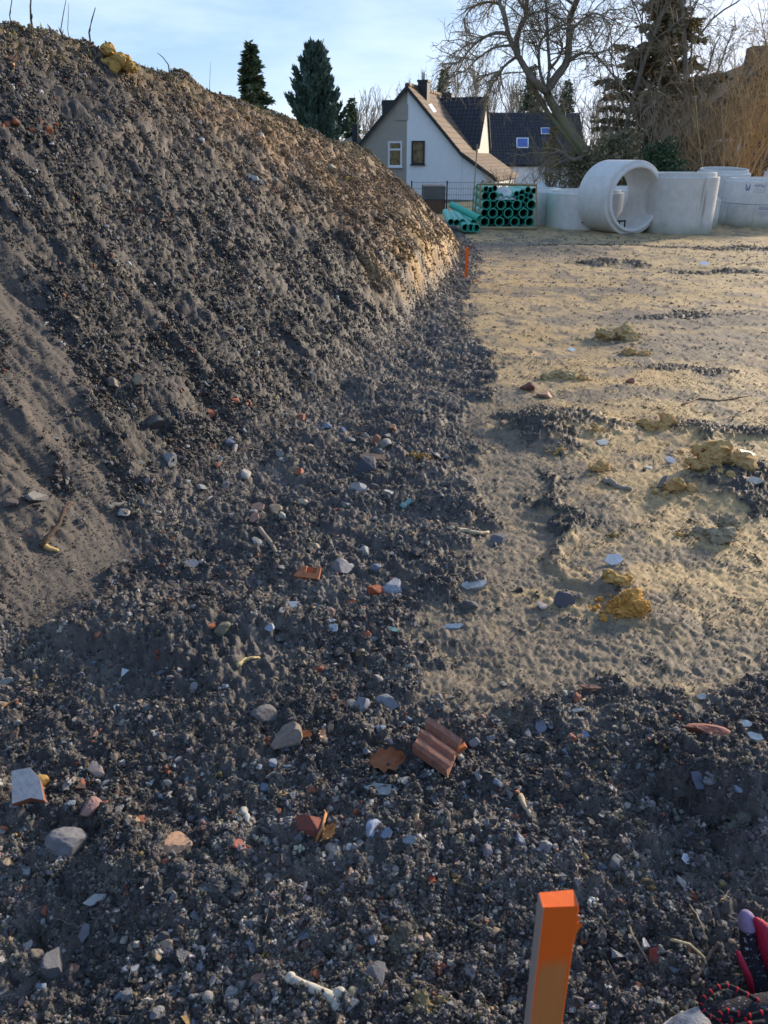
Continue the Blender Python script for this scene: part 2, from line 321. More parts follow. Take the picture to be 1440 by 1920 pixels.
# ------------------------------------------------------------------ ground and mound: one grid, finer towards where the photographer stands
def build_ground():
    az = np.concatenate([np.linspace(-180, -60, 50)[:-1], np.linspace(-60, -37, 90)[:-1], np.linspace(-37, 37, 600)[:-1], np.linspace(37, 60, 90)[:-1], np.linspace(60, 180, 50)[:-1]])
    az = np.radians(az)
    rr = [0.01, 0.1, 0.2, 0.25]
    while rr[-1] < 600:
        r = rr[-1]; rr.append(r * (1 + (.01 if r < .6 else .0039 if r < 4 else .0039 + .0010 * (r - 4) / 4 if r < 20 else .05)))
    rr = np.array(rr); A, Rr = np.meshgrid(az, rr, indexing='xy')
    x = (Rr * np.sin(A)).ravel(); y = (Rr * np.cos(A)).ravel()
    z, c, loose, sand, mound = terrain(x, y)
    mic = terrain.micro + np.random.default_rng(3).normal(0, 1, x.shape) * np.clip(Rr.ravel() * .0016, 0, .010) * (.08 + .92 * loose) * (Rr.ravel() < 21)
    z = z - terrain.micro + mic * (1 - .35 * mound); x = x + .62 * mic * mound       # relief stands square to the slope
    na, nr = len(az), len(rr); idx = np.arange(na * nr).reshape(nr, na)
    nx = np.roll(idx, -1, 1)
    q = np.stack([idx[:-1], nx[:-1], nx[1:], idx[1:]], -1).reshape(-1, 4)[:, ::-1]
    xc = x[q].mean(1); yc = y[q].mean(1); dm = macro(xc, yc)[1]; rh = np.interp(yc, RID_Y, RID_H)
    is_m = (dm > 0.0) & (rh > .2) & (yc > -30)
    V = np.stack([x, y, z], 1)
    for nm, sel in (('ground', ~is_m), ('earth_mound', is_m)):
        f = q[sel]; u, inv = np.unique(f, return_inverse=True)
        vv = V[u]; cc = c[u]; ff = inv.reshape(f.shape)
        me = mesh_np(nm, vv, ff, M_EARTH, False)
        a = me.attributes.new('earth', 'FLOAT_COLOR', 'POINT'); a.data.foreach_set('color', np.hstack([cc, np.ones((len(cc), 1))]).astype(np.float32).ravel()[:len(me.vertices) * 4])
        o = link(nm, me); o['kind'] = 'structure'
build_ground()

# ------------------------------------------------------------------ loose crumbs and gravel: uncountable, instanced on points
def rock_mesh(name, seed, sub=2, rough=.25, ang=False, squash=(1, 1, 1), material=None, lump=0.0, cuts=0):
    import bmesh
    g = np.random.default_rng(seed); bm = bmesh.new()
    if ang:
        for p in g.normal(0, 1, (8 if ang == 3 else 13, 3)):
            p = p / np.linalg.norm(p) * g.uniform(.75, 1.0); bm.verts.new(p)
        bmesh.ops.convex_hull(bm, input=bm.verts)
        lone = [v for v in bm.verts if not v.link_faces]
        for v in lone: bm.verts.remove(v)
        if ang == 2:
            bmesh.ops.bevel(bm, geom=list(bm.edges), offset=.07, segments=1, affect='EDGES')
    else:
        bmesh.ops.create_icosphere(bm, subdivisions=sub, radius=1.0)
        D = g.normal(0, 1, (9, 3)); D /= np.linalg.norm(D, axis=1)[:, None]; W = g.uniform(-1, 1, 9) * rough
        P = np.array([v.co[:] for v in bm.verts]); k = 1 + (W[None] * np.exp(3.2 * (P @ D.T - 1))).sum(1) + g.normal(0, lump, len(P))
        P = P * k[:, None]
        for _ in range(cuts):
            nn = g.normal(0, 1, 3); nn /= np.linalg.norm(nn); P = P - np.clip(P @ nn - g.uniform(.45, .8), 0, None)[:, None] * nn[None]
        if cuts: P = P * (1 + g.normal(0, .012, (len(P), 1)))
        for v, q in zip(bm.verts, P): v.co = q
    for v in bm.verts: v.co = (v.co.x * squash[0], v.co.y * squash[1], v.co.z * squash[2])
    me = bpy.data.meshes.new(name); bm.to_mesh(me); bm.free()
    if material: me.materials.append(material)
    if not ang and lump < .1 and not cuts: me.polygons.foreach_set('use_smooth', np.ones(len(me.polygons), bool))
    return me
def scatter(name, protos, P, rot, scl, tint, idx):
    me = bpy.data.meshes.new(name); me.vertices.add(len(P)); me.vertices.foreach_set('co', np.asarray(P, np.float32).ravel())
    def at(n, t, key, v): a = me.attributes.new(n, t, 'POINT'); a.data.foreach_set(key, v)
    at('rot', 'FLOAT_VECTOR', 'vector', np.asarray(rot, np.float32).ravel()); at('scl', 'FLOAT_VECTOR', 'vector', np.asarray(scl, np.float32).ravel())
    at('tint', 'FLOAT_COLOR', 'color', np.hstack([tint, np.ones((len(tint), 1))]).astype(np.float32).ravel()); at('pick', 'INT', 'value', np.asarray(idx, np.int32))
    pc = bpy.data.collections.new(name + '_shapes')
    for i, m in enumerate(protos):
        o = bpy.data.objects.new('%s_shape_%02d' % (name, i), m); pc.objects.link(o)
    ng = bpy.data.node_groups.new(name, 'GeometryNodeTree')
    ng.interface.new_socket('Geometry', in_out='INPUT', socket_type='NodeSocketGeometry'); ng.interface.new_socket('Geometry', in_out='OUTPUT', socket_type='NodeSocketGeometry')
    N = ng.nodes; L = ng.links; gi = N.new('NodeGroupInput'); go = N.new('NodeGroupOutput'); ip = N.new('GeometryNodeInstanceOnPoints'); ci = N.new('GeometryNodeCollectionInfo')
    ci.inputs['Collection'].default_value = pc; ci.inputs['Separate Children'].default_value = True; ci.inputs['Reset Children'].default_value = True
    def na(n, t): q = N.new('GeometryNodeInputNamedAttribute'); q.data_type = t; q.inputs['Name'].default_value = n; return q.outputs['Attribute']
    er = N.new('FunctionNodeEulerToRotation')
    L.new(na('rot', 'FLOAT_VECTOR'), er.inputs[0]); L.new(er.outputs[0], ip.inputs['Rotation']); L.new(na('scl', 'FLOAT_VECTOR'), ip.inputs['Scale']); L.new(na('pick', 'INT'), ip.inputs['Instance Index'])
    ip.inputs['Pick Instance'].default_value = True
    mp = N.new('GeometryNodeMeshToPoints'); L.new(gi.outputs[0], mp.inputs['Mesh']); L.new(mp.outputs[0], ip.inputs['Points']); L.new(ci.outputs[0], ip.inputs['Instance']); L.new(ip.outputs[0], go.inputs[0])
    o = link(name, me); o.modifiers.new('scatter', 'NODES').node_group = ng; o['kind'] = 'stuff'
    return o
def sample_fan(n, r0, r1, seed, a=47):
    g = np.random.default_rng(seed); th = np.radians(g.uniform(-a, a, n)); r = np.exp(g.uniform(math.log(r0), math.log(r1), n))
    return r * np.sin(th), r * np.cos(th), r, g
def gravel():
    def aggregate(seed):
        q = np.random.default_rng(seed); b = MB()
        for i in range(q.integers(5, 9)):
            m = rock_mesh('grain', seed * 20 + i, 1, .2, 1, (1, .9, .9), None); rr = q.uniform(.32, .68); c0 = q.normal(0, .42, 3) * np.array([1, .9, .65])
            b.add([np.array(v.co) * rr + c0 for v in m.vertices], [tuple(f.vertices) for f in m.polygons]); bpy.data.meshes.remove(m)
        me = bpy.data.meshes.new('crumb'); me.from_pydata(b.v, [], b.f); me.materials.append(M_CRUMB); return me
    protos = [aggregate(60 + i) for i in range(6)] + [rock_mesh('chip', 20 + i, 1, .2, 3, (1, .8, .6), M_CRUMB) for i in range(4)] + [rock_mesh('flake', 40 + i, 1, .2, 3, (1, .7, .25), M_CRUMB) for i in range(3)]
    # crumbs of earth
    x, y, r, g = sample_fan(640000, .62, 17.5, 5)
    my = np.exp(g.uniform(math.log(1.6), math.log(15.5), 400000)); md = g.uniform(-.1, 2.4, len(my)); mx_ = np.interp(my, TOE_Y, TOE_X) - md / .95
    mr = np.hypot(mx_, my); x = np.concatenate([x, mx_]); y = np.concatenate([y, my]); r = np.concatenate([r, mr])
    z, c, loose, sand, mound = terrain(x, y)
    clump = np.clip(.62 + .9 * fbm(x * 3.2, y * 3.2, 201, 3), .06, 1)
    keep = g.random(len(x)) < np.maximum(loose, np.where(r < 6.5, .42, .05)) * np.where(loose > .5, clump, np.clip(clump, .35, 1))
    x, y, r, z, c, loose = [q[keep] for q in (x, y, r, z, c, loose)]
    n = len(x)
    s = np.clip(.0020 / np.clip(g.random(n), .002, 1) ** .42, .0020, .0105)
    om = macro(x, y)[1] > .1; s = np.where(om, np.clip(.0042 / np.clip(g.random(n), .002, 1) ** .40, .0042, .021), s)
    s = np.where(loose < .4, np.minimum(s * .62, .0042), s); s = np.maximum(s, r * np.where(loose < .4, .0007, .0010)) * np.where(g.random(n) < .5, 1, 1.25)
    keep = s < .06; x, y, r, z, c, s = [q[keep] for q in (x, y, r, z, c, s)]; n = len(x)
    idx = np.where((g.random(n) < .72) | (s > .007) & (g.random(n) < .6), g.integers(0, 6, n), g.integers(6, 13, n))
    om = macro(x, y)[1] > .1; t = c * np.where(om, 1.3, 1.45)[:, None] * np.exp(g.normal(0, 1, (n, 1)) * np.where(om, .35, .55)[:, None]) * (1 + g.normal(0, .05, (n, 3)))  # dry crumb tops paler than the soil; shade of the gaps kept in colour
    u = g.random(n); lo = idx >= 6
    def put(m, col, dv=.25): t[m] = np.array(col) * g.uniform(1 - dv, 1 + dv, (m.sum(), 1))
    put(lo & (u < .30), (.20, .196, .196), .6); put(lo & (u > .30) & (u < .46), (.10, .115, .145), .5); put((~lo) & (u < .05), (.22, .20, .175), .4); put((u > .972) & (u < .982), (.30, .10, .055)); put((u > .982) & (u < .990), (.42, .33, .20)); put(u > .988, (.55, .54, .52), .2); put((u > .955) & (u < .962), (.30, .20, .08))
    sd = c[:, 0] > .22; t[sd] = c[sd] * g.uniform(.55, 1.1, (sd.sum(), 1))
    put(lo & ~sd & (u > .52) & (u < .64), (.34, .31, .275), .3)
    scatter('loose_gravel', protos, np.stack([x, y, z + s * .25], 1), g.uniform(0, 6.28, (n, 3)), s[:, None] * g.uniform(.75, 1.25, (n, 3)), np.clip(t, 0, 1), idx)
    # angular rubble mixed through the loose earth
    x, y, r, g = sample_fan(80000, .75, 10.5, 25); z, c, loose, sand, mound = terrain(x, y); k = g.random(len(x)) < np.clip(loose, .04, 1) * np.clip(.45 + 1.1 * fbm(x * 1.7, y * 1.7, 203, 3), .08, 1) * (1 - .6 * mound) * np.clip(.55 + .9 * np.exp(-((x + .35) / .7) ** 2 - ((y - 3.0) / 1.3) ** 2), 0, 1); x, y, z, r = x[k], y[k], z[k], r[k]; n = len(x)
    s = np.clip(.0046 / np.clip(g.random(n), .005, 1) ** .37, .0046, .019); s = np.maximum(s, r * .0013); pal = np.array([(.17, .168, .17), (.12, .125, .14), (.16, .185, .225), (.30, .285, .26), (.24, .19, .14), (.30, .10, .055), (.40, .39, .37), (.34, .23, .10), (.075, .072, .075), (.22, .13, .10)]); pk = g.choice(10, n, p=[.24, .16, .10, .10, .08, .045, .06, .025, .14, .05])
    rub = [rock_mesh('rubble', 500 + i, 1, .2, 2 if i < 5 else 3, (1, g.uniform(.65, .95), g.uniform(.4, .75)), M_CRUMB) for i in range(9)]
    scatter('angular_rubble', rub, np.stack([x, y, z + s * .30], 1), np.stack([g.normal(0, .45, n), g.normal(0, .45, n), g.uniform(0, 6.28, n)], 1), s[:, None] * g.uniform(.75, 1.25, (n, 3)), np.clip(pal[pk] * g.uniform(.75, 1.6, (n, 1)), 0, 1), g.integers(0, 9, n))
    # fallen straw, root hairs and splinters
    x, y, r, g = sample_fan(2600, .7, 12, 15)
    z, c, loose, sand, mound = terrain(x, y); k = g.random(len(x)) < (.25 + .75 * loose) * .8; x, y, z, r = x[k], y[k], z[k], r[k]; n = len(x)
    sp = []
    for i in range(4):
        b = MB(); q = np.random.default_rng(i); w = q.uniform(-.25, .25, (5, 2)); w = np.cumsum(w * .5, 0)
        b.tube([(-1 + .5 * k2, w[k2, 0], w[k2, 1] * .5 + .05) for k2 in range(5)], [.028, .03, .028, .022, .012], 4); me = bpy.data.meshes.new('splinter'); me.from_pydata(b.v, [], b.f); me.materials.append(M_CRUMB); sp.append(me)
    L = np.clip(g.lognormal(-4.3, .5, n), .006, .04) * np.clip(r / 2, 1, 1.6)
    t = np.array([.26, .20, .13]) * g.uniform(.35, 1.6, (n, 1)); rot = np.stack([g.uniform(-.4, .4, n), g.normal(0, .3, n), g.uniform(0, 6.28, n)], 1)
    scatter('root_litter', sp, np.stack([x, y, z + .006], 1), rot, np.stack([L, L, L], 1), np.clip(t, 0, 1), g.integers(0, 4, n))
gravel()

# ------------------------------------------------------------------ concrete rings
M_CONC = mat('concrete', (.66, .64, .59), .85, .25, .13, 5, .25, 40, col2=None)
def conc_mat():
    m = M_CONC; n = m.node_tree.nodes; l = m.node_tree.links; b = n['Principled BSDF']; src = b.inputs['Base Color'].links[0].from_socket
    tc = n.new('ShaderNodeTexCoord'); mp = n.new('ShaderNodeMapping'); mp.inputs['Scale'].default_value = (5, 5, .5); no = n.new('ShaderNodeTexNoise'); no.inputs['Scale'].default_value = 1.6; no.inputs['Detail'].default_value = 5
    l.new(tc.outputs['Object'], mp.inputs[0]); l.new(mp.outputs[0], no.inputs['Vector'])
    r = n.new('ShaderNodeMapRange'); r.inputs[1].default_value = .60; r.inputs[2].default_value = .75; r.inputs[4].default_value = .75; l.new(no.outputs[0], r.inputs[0])
    mx = n.new('ShaderNodeMix'); mx.data_type = 'RGBA'; mx.inputs[7].default_value = (.27, .25, .19, 1); l.new(r.outputs[0], mx.inputs[0]); l.new(src, mx.inputs[6])
    # greenish damp foot
    sx = n.new('ShaderNodeSeparateXYZ'); l.new(tc.outputs['Object'], sx.inputs[0]); n2 = n.new('ShaderNodeTexNoise'); n2.inputs['Scale'].default_value = 3; l.new(tc.outputs['Object'], n2.inputs['Vector'])
    ad = n.new('ShaderNodeMath'); ad.operation = 'MULTIPLY_ADD'; ad.inputs[1].default_value = -.35; l.new(n2.outputs[0], ad.inputs[0]); l.new(sx.outputs['Z'], ad.inputs[2])
    r2 = n.new('ShaderNodeMapRange'); r2.inputs[1].default_value = .12; r2.inputs[2].default_value = -.18; r2.inputs[4].default_value = .75; l.new(ad.outputs[0], r2.inputs[0])
    m2 = n.new('ShaderNodeMix'); m2.data_type = 'RGBA'; m2.inputs[7].default_value = (.22, .23, .10, 1); l.new(r2.outputs[0], m2.inputs[0]); l.new(mx.outputs[2], m2.inputs[6]); l.new(m2.outputs[2], b.inputs['Base Color'])
conc_mat()
M_CONC2 = mat('pale_concrete', (.72, .70, .66), .85, .25, .12, 6, .25, 40)
M_STAMP = mat('blue_stamp', (.06, .14, .38), .8, .2, .3, 30)
M_IRON = mat('black_iron', (.015, .015, .017), .5, .4)
def ring_prof(ro, ri, h, lip=.05, step=.5):
    rm = ri + (ro - ri) * step; c = .012
    return [(ri, 0), (ro - c, 0), (ro, c), (ro, h - c), (ro - c, h), (rm + c, h), (rm, h + .004), (rm, h + lip - c), (rm - c, h + lip), (ri + c, h + lip), (ri, h + lip - c)]
def ring(label, px, py, dia, h, y=None, wall=.13, lip=.06, rot=(0, 0, 0), material=M_CONC, dz=0.0, dx=0.0, group='concrete shaft rings in the yard', base=None):
    p = at_y(px, py, y) if y else at_z(px, py)
    b = MB().lathe(ring_prof(dia / 2, dia / 2 - wall, h, lip), 64)
    z = base if base is not None else H1(p[0], p[1]) - .04
    return tag(b.build('concrete_ring', material, None, (p[0] + dx, p[1], z + dz), rot), label, 'concrete ring', group), p
# ring lying on its side, its open end turned to the photographer's right
LR = .745; LH = 1.02
pf = at_y(1189, 377, 17.55)
nrm = Vector((.36, -.933, 0)).normalized()
zax = nrm; xax = Vector((0, 0, 1)).cross(zax).normalized(); yax = zax.cross(xax)
Ml = Matrix((xax, yax, zax)).transposed().to_4x4(); Ml.translation = Vector(pf) - nrm * LH
zg = H1(pf[0], pf[1]); Ml.translation.z = zg + LR - .05
rg = MB().lathe(ring_prof(LR, LR - .145, LH, .07, .45), 72, None).build('concrete_ring', M_CONC2); rg.matrix_world = Ml
tag(rg, 'concrete shaft ring lying on its side with its open end showing climbing rungs', 'concrete ring', 'concrete shaft rings in the yard')
st = MB()                                           # climbing rung: a black stirrup cast into the wall
for k in (-.14, .0, .14): st.tube([(k, 0, 0), (k, .13, 0)], .017, 8)
st.tube([(-.155, .13, 0), (.155, .13, 0)], .017, 8)
ru = st.build('climbing_rung', M_IRON, rg); ru.location = (-.17, -(LR - .16), LH - .18)
ru2 = link('climbing_rung', ru.data, rg, (-.17, -(LR - .16), LH - .55))
for k in (.25, .75):
    a = MB(); a.tube([(.05 * math.sin(q), 0, .07 * math.cos(q)) for q in np.linspace(0, 2 * math.pi, 14)], .010, 6)
    lp = a.build('lifting_loop', M_IRON, rg); lp.location = (LR * .62 * -1, LR * -.72 * -1 * -1, -.04 + k * .02)
r_up, p_up = ring('stained upright concrete ring standing close beside the ring on its side', 1266, 439, 1.46, 1.16, 18.0, .14, .085)
ring('two pale concrete rings one on the other with blue stamps, the upper one', 1437, 428, 2.25, .50, 20.1, .16, .06, material=M_CONC2, dz=.525)
r_low, p_low = ring('two grey concrete rings one on the other, the lower one with a faint blue stamp', 1437, 428, 2.25, .52, 20.1, .16, .0)
ring('concrete ring tilted forward behind the stained upright ring, its round mouth showing', 1338, 420, 1.36, 1.08, 22.6, .12, .08, rot=(R(5.0), 0, 0), material=M_CONC2, base=.06, dz=.0)
ring('concrete ring with its mouth just showing above the stacked pair', 1462, 420, 1.36, 1.06, 22.8, .12, .08, rot=(R(4.5), 0, 0), material=M_CONC2, base=.06)
ring('low concrete ring squeezed between the stained ring and the stacked pair', 1304, 426, .94, .64, 19.4, .12, .05)
ring('wide low concrete ring half hidden behind the green pipe bundle', 985, 424, 1.75, .78, 20.6, .15, .06, material=M_CONC2)
ring('wide low concrete ring touching the back of the ring on its side', 1092, 430, 1.72, .80, 19.3, .15, .06, material=M_CONC2)
ring('low concrete ring seen through the ring on its side', 1178, 424, 1.3, .82, 20.8, .14, .06, material=M_CONC2)
def stamp(parent, p, rad, ang, z, u=True):
    b = MB(); g = np.random.default_rng(int(z * 100))
    def mark(x, y, w, h):                            # small plate lying on the curved wall
        q = ang + x / rad; c, s = math.cos(q), math.sin(q); tx = Vector((-s, c, 0)); o = Vector((c, s, 0)) * (rad + .003); zz = z + y
        b.add([o + tx * (-w / 2) + Vector((0, 0, zz - h / 2)), o + tx * (w / 2) + Vector((0, 0, zz - h / 2)), o + tx * (w / 2) + Vector((0, 0, zz + h / 2)), o + tx * (-w / 2) + Vector((0, 0, zz + h / 2))], [(0, 1, 2, 3)])
    if u:
        mark(-.045, .02, .022, .10); mark(.045, .02, .022, .10); mark(0, -.05, .07, .022); mark(0, -.005, .022, .05); mark(-.033, -.035, .022, .03); mark(.033, -.035, .022, .03)
    for k in range(6): mark(.16 + .035 * k, .05, .008, .05 + .03 * g.random()); mark(.17 + .035 * k, .05 + .02 * g.uniform(-1, 1), .02, .008)
    for k in range(7): mark(.15 + .03 * k, -.035, .014, .010)
    mark(.40, .0, .007, .17); mark(.27, -.085, .26, .006); mark(.36, .03, .02, .025)
    b.build('stamp_lettering', M_STAMP, parent)['kind'] = 'stuff'
up = [o for o in bpy.data.objects if o.get('label', '').endswith('the upper one')][0]
stamp(up, None, 1.125, R(-90 - 63 + 8), .36); stamp(r_low, None, 1.125, R(-90 - 53 + 8), .40, False)

# ------------------------------------------------------------------ green sewer pipes
M_PIPE = mat('green_pipe', (.05, .46, .33), .38, .45, .10, 4); M_PIN = mat('pipe_inside_shade', (.03, .15, .115), .6, .3, .1, 4)
M_LATH = mat('raw_lath', (.36, .28, .16), .8, .2, .25, 9, .3, 60); M_FILM = mat('plastic_film', (.60, .63, .64), .3, .5, .2, 8)
PIPE_DIR = Vector((.0, 1, 0)).normalized()
def pipe(r, socket, L, p, direction, label, group):
    d = Vector(direction).normalized(); w = .010; b = MB(); x = Vector((0, 0, 1)).cross(d).normalized(); y = d.cross(x); M = Matrix((x, y, d)).transposed().to_4x4()
    if socket: prof = [(r * 1.17, 0), (r * 1.24, .012), (r * 1.24, .045), (r * 1.17, .055), (r * 1.17, .15), (r, .20), (r, L), (r - w, L), (r - w, .16), (r * 1.17 - w * 1.3, .12), (r * 1.17 - w * 1.3, .0)]
    else: prof = [(r - .004, 0), (r, .02), (r, L), (r - w, L), (r - w, 0)]
    b.lathe(prof, 22, M, True, False)
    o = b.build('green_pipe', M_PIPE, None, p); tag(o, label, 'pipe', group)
    c = MB().lathe([(r - w - .003, .16), (r - w - .003, L - .02), (r - w - .005, L - .02), (r - w - .005, .16)], 18, M, True).build('bore_shade_sleeve', M_PIN, o)  # shade of the bore by colour: darker green sleeve and disc inside
    cp = MB(); n = 18; ce = [d * (L * .85) + (x * math.cos(2 * math.pi * k / n) + y * math.sin(2 * math.pi * k / n)) * (r - w - .004) for k in range(n)]; cp.add(ce, [tuple(range(n))]); cp.build('bore_shade_disc', M_PIN, o)
    return o
ROWS = [(595, [(412, 2), (480, 1), (542, 2), (605, 1), (675, 2), (738, 1), (803, 2)]), (518, [(415, 1), (485, 2), (548, 1), (620, 2), (683, 1), (752, 2), (812, 1)]), (445, [(428, 2), (487, 1), (558, 2), (622, 1), (692, 2), (748, 0), (820, 2)]),
        (372, [(422, 1), (490, 2), (553, 0), (603, 0), (657, 3), (733, 3), (774, 0), (814, 0)]), (322, [(425, 0), (462, 0), (500, 0), (690, 0), (737, 0), (790, 3), (842, 0)])]
PY = 18.62; zg = H1(2.7, PY)
names = {2: 'wide socket end of a green sewer pipe in the strapped stack', 1: 'plain spigot end of a wide green pipe in the strapped stack', 0: 'thin green drain pipe lying on top of the stack', 3: 'thin green socketed drain pipe on top of the stack'}
for yy, row in ROWS:
    for xx, k in row:
        jy = {603: 20, 657: 18, 733: 12, 774: 34, 814: 0, 553: 0, 690: 28, 737: 16, 790: -6, 842: 2, 425: -14, 462: -6, 500: -20}.get(xx, 0)
        p = at_y(820 + xx / 4.645, 290 + (yy + jy) / 4.645, PY); r = {2: .088, 1: .084, 0: .066, 3: .062}[k]
        p[2] += .02
        if k == 1: p = p + np.array(PIPE_DIR) * .10
        L = random.uniform(1.92, 2.0)
        pipe(r, k in (2, 3), L, Vector(p), PIPE_DIR, names[k], 'green pipes in the strapped stack')
loose = [((118, 588), (70, 500)), ((168, 592), (118, 512)), ((218, 590), (165, 505)), ((318, 590), (215, 525)), ((245, 637), (175, 545)), ((292, 637), (225, 560)), ((340, 640), (262, 575)), ((365, 557), (148, 450))]
for i, (a, b) in enumerate(loose):
    ya = 17.9 if i < 4 else 17.55; pa = at_y(820 + a[0] / 4.645, 290 + a[1] / 4.645, ya); pb = at_y(820 + b[0] / 4.645, 290 + b[1] / 4.645, ya + (1.2 if i < 7 else .6))
    d = Vector(pb - pa); L = d.length
    pipe(.072, i in (4, 5, 6), max(L, .9), Vector(pa), d, 'long green pipe slanting across the loose pile, one end up' if i == 7 else 'short green pipe lying in the loose pile at the mound foot', 'loose green pipes at the mound foot')
# timber frame that holds the stack
fr = thing('pipe_frame', 'thin timber frame of laths round the green pipe stack', 'pipe frame', (2.6, PY, zg))
def lath(a, b, w=.028, nm='lath'):
    MB().tube([Vector(a) - fr.location, Vector(b) - fr.location], w, 4, True, False).build(nm, M_LATH, fr)
A = at_y(888, 424, PY + .5); B = at_y(895, 346, PY + .5); C = at_y(898, 427, PY - .06); D = at_y(901, 345, PY - .06); E2 = at_y(1006, 347, PY - .06); G = at_y(1005, 428, PY - .06)
lath(A, B); lath(C, D); lath(D, E2); lath(E2, G, .024); lath((C[0], C[1], zg + .03), (G[0], G[1], zg + .03), .045, 'sleeper')
lath(B, D, .02)
lath(at_y(886, 400, PY + .9), at_y(895, 270, PY + .9), .017, 'survey_lath')
# crumpled clear film on the stack
def film(px0, py0, px1, py1, y, name, label):
    n = 14; g = np.random.default_rng(4); V = []; Fq = []
    c0 = at_y(px0, py1, y); c1 = at_y(px1, py1, y); w = c1[0] - c0[0]; hh = (py1 - py0) * mpp(c0)
    for j in range(n):
        for i in range(n):
            u = i / (n - 1); v = j / (n - 1); h = hh * math.sin(math.pi * u) ** .7 * math.sin(math.pi * v) ** .6 * (.75 + .5 * g.random())
            V.append((c0[0] + w * u, y + .8 * v - .1, c0[2] + h))
    for j in range(n - 1):
        for i in range(n - 1): Fq.append((j * n + i, j * n + i + 1, (j + 1) * n + i + 1, (j + 1) * n + i))
    tag(link(name, mesh_np(name, V, Fq, M_FILM)), label, 'plastic film')
film(928, 354, 968, 374, PY + .1, 'plastic_film', 'crumpled clear plastic film on top of the green pipe stack')
film(1004, 346, 1032, 372, 21.6, 'plastic_film', 'grey plastic sheet heaped behind the wide concrete rings')

# ------------------------------------------------------------------ houses
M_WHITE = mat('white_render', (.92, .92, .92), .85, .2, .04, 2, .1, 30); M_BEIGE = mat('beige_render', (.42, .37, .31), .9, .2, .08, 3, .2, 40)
M_SUNLIT = mat('sunlit_white_render', (.78, .74, .64), .85, .2, .05, 2); M_TRIM = mat('dark_trim', (.04, .042, .046), .6, .3); M_FRAME = mat('white_frame', (.8, .8, .8), .4, .4, .03)
M_GLASS = mat('window_glass', (.10, .085, .06), .08, .6, .5, 3, col2=(.32, .22, .11)); M_SKYL = mat('skylight_glass', (.06, .13, .42), .05, .8, .1, 3)
M_BRICK = mat('brown_brick', (.17, .10, .06), .9, .2, .25, 9)
def roof_mat(name, col, sx, sy, var=.25):
    m = mat(name, col, .75, .3, var, 2.5); n = m.node_tree.nodes; l = m.node_tree.links; tc = n.new('ShaderNodeTexCoord'); mp = n.new('ShaderNodeMapping'); l.new(tc.outputs['UV'], mp.inputs[0]) if False else l.new(tc.outputs['Object'], mp.inputs[0])
    br = n.new('ShaderNodeTexBrick'); br.inputs['Scale'].default_value = 1.0; br.inputs['Mortar Size'].default_value = .03; br.inputs['Brick Width'].default_value = sx; br.inputs['Row Height'].default_value = sy; br.offset = 0
    br.inputs['Color1'].default_value = (1, 1, 1, 1); br.inputs['Color2'].default_value = (.85, .85, .85, 1); br.inputs['Mortar'].default_value = (.35, .35, .35, 1)
    l.new(mp.outputs[0], br.inputs['Vector']); bp = n.new('ShaderNodeBump'); bp.inputs['Strength'].default_value = .9; bp.inputs['Distance'].default_value = .06; l.new(br.outputs[0], bp.inputs['Height']); l.new(bp.outputs[0], n['Principled BSDF'].inputs['Normal']); b_ = n['Principled BSDF'].inputs['Base Color']; s_ = b_.links[0].from_socket; v_ = n.new('ShaderNodeVectorMath'); v_.operation = 'MULTIPLY'; l.new(s_, v_.inputs[0]); l.new(br.outputs[0], v_.inputs[1]); l.new(v_.outputs[0], b_); return m, mp
M_ROOFB, _mpb = roof_mat('brown_roof_tiles', (.22, .145, .095), .30, .34); _mpb.inputs['Rotation'].default_value = (0, R(0), R(90))
M_ROOFD, _mpd = roof_mat('dark_roof_tiles', (.055, .057, .068), .30, .36); _mpd.inputs['Rotation'].default_value = (R(-50), 0, 0)
class House:
    def __init__(s, name, label, px, y, phi, zb):
        s.phi = phi; p = at_y(px, 294, y); s.o = Vector((p[0], y, zb)); s.t = thing(name, label, 'house', s.o, (0, 0, -phi))
        s.X = np.array([math.cos(phi), -math.sin(phi), 0]); s.Y = np.array([math.sin(phi), math.cos(phi), 0])
    def lp(s, px, py, ly=0.0):                       # picture point -> local (x, z) on the plane local y = ly
        r = ray(px, py); o = np.array(s.o) + s.Y * ly; t = ((o - np.array([0, 0, CAM_H])) @ s.Y) / (r @ s.Y); p = np.array([0, 0, CAM_H]) + r * t - o
        return float(p @ s.X), float(p[2])
    def win(s, px0, py0, px1, py1, ly=0.0, frame=M_FRAME, fw=.09, name='window', transom=None, sill=True):
        x0, z1 = s.lp(px0, py0, ly); x1, z0 = s.lp(px1, py1, ly); f = MB()
        f.box(x0, x0 + fw, ly - .07, ly + .03, z0, z1); f.box(x1 - fw, x1, ly - .07, ly + .03, z0, z1); f.box(x0 + fw, x1 - fw, ly - .068, ly + .03, z0, z0 + fw); f.box(x0 + fw, x1 - fw, ly - .068, ly + .03, z1 - fw, z1)
        if transom: f.box(x0 + fw, x1 - fw, ly - .066, ly + .03, z1 - (z1 - z0) * transom - fw, z1 - (z1 - z0) * transom)
        w = f.build(name, frame, s.t); MB().box(x0 + fw * .9, x1 - fw * .9, ly - .025, ly + .02, z0 + fw * .9, z1 - fw * .9).build('pane', M_GLASS, w)
        if sill: MB().box(x0 - .06, x1 + .06, ly - .16, ly + .02, z0 - .07, z0 - .002).build('sill', frame, w)
hs = House('gabled_house', 'steep gabled house, half beige half white, with brown tiled catslide roof', 764, 60, R(16.5), -1.25)
LD = 11.0
ap = hs.lp(764, 166); le = hs.lp(652, 299); mr_ = hs.lp(866, 291); re = hs.lp(926, 336)
MB().prism([(le[0], -0.3), (le[0], le[1]), ap, (ap[0], -.3)][::-1], 0, LD).build('wall', M_BEIGE, hs.t)
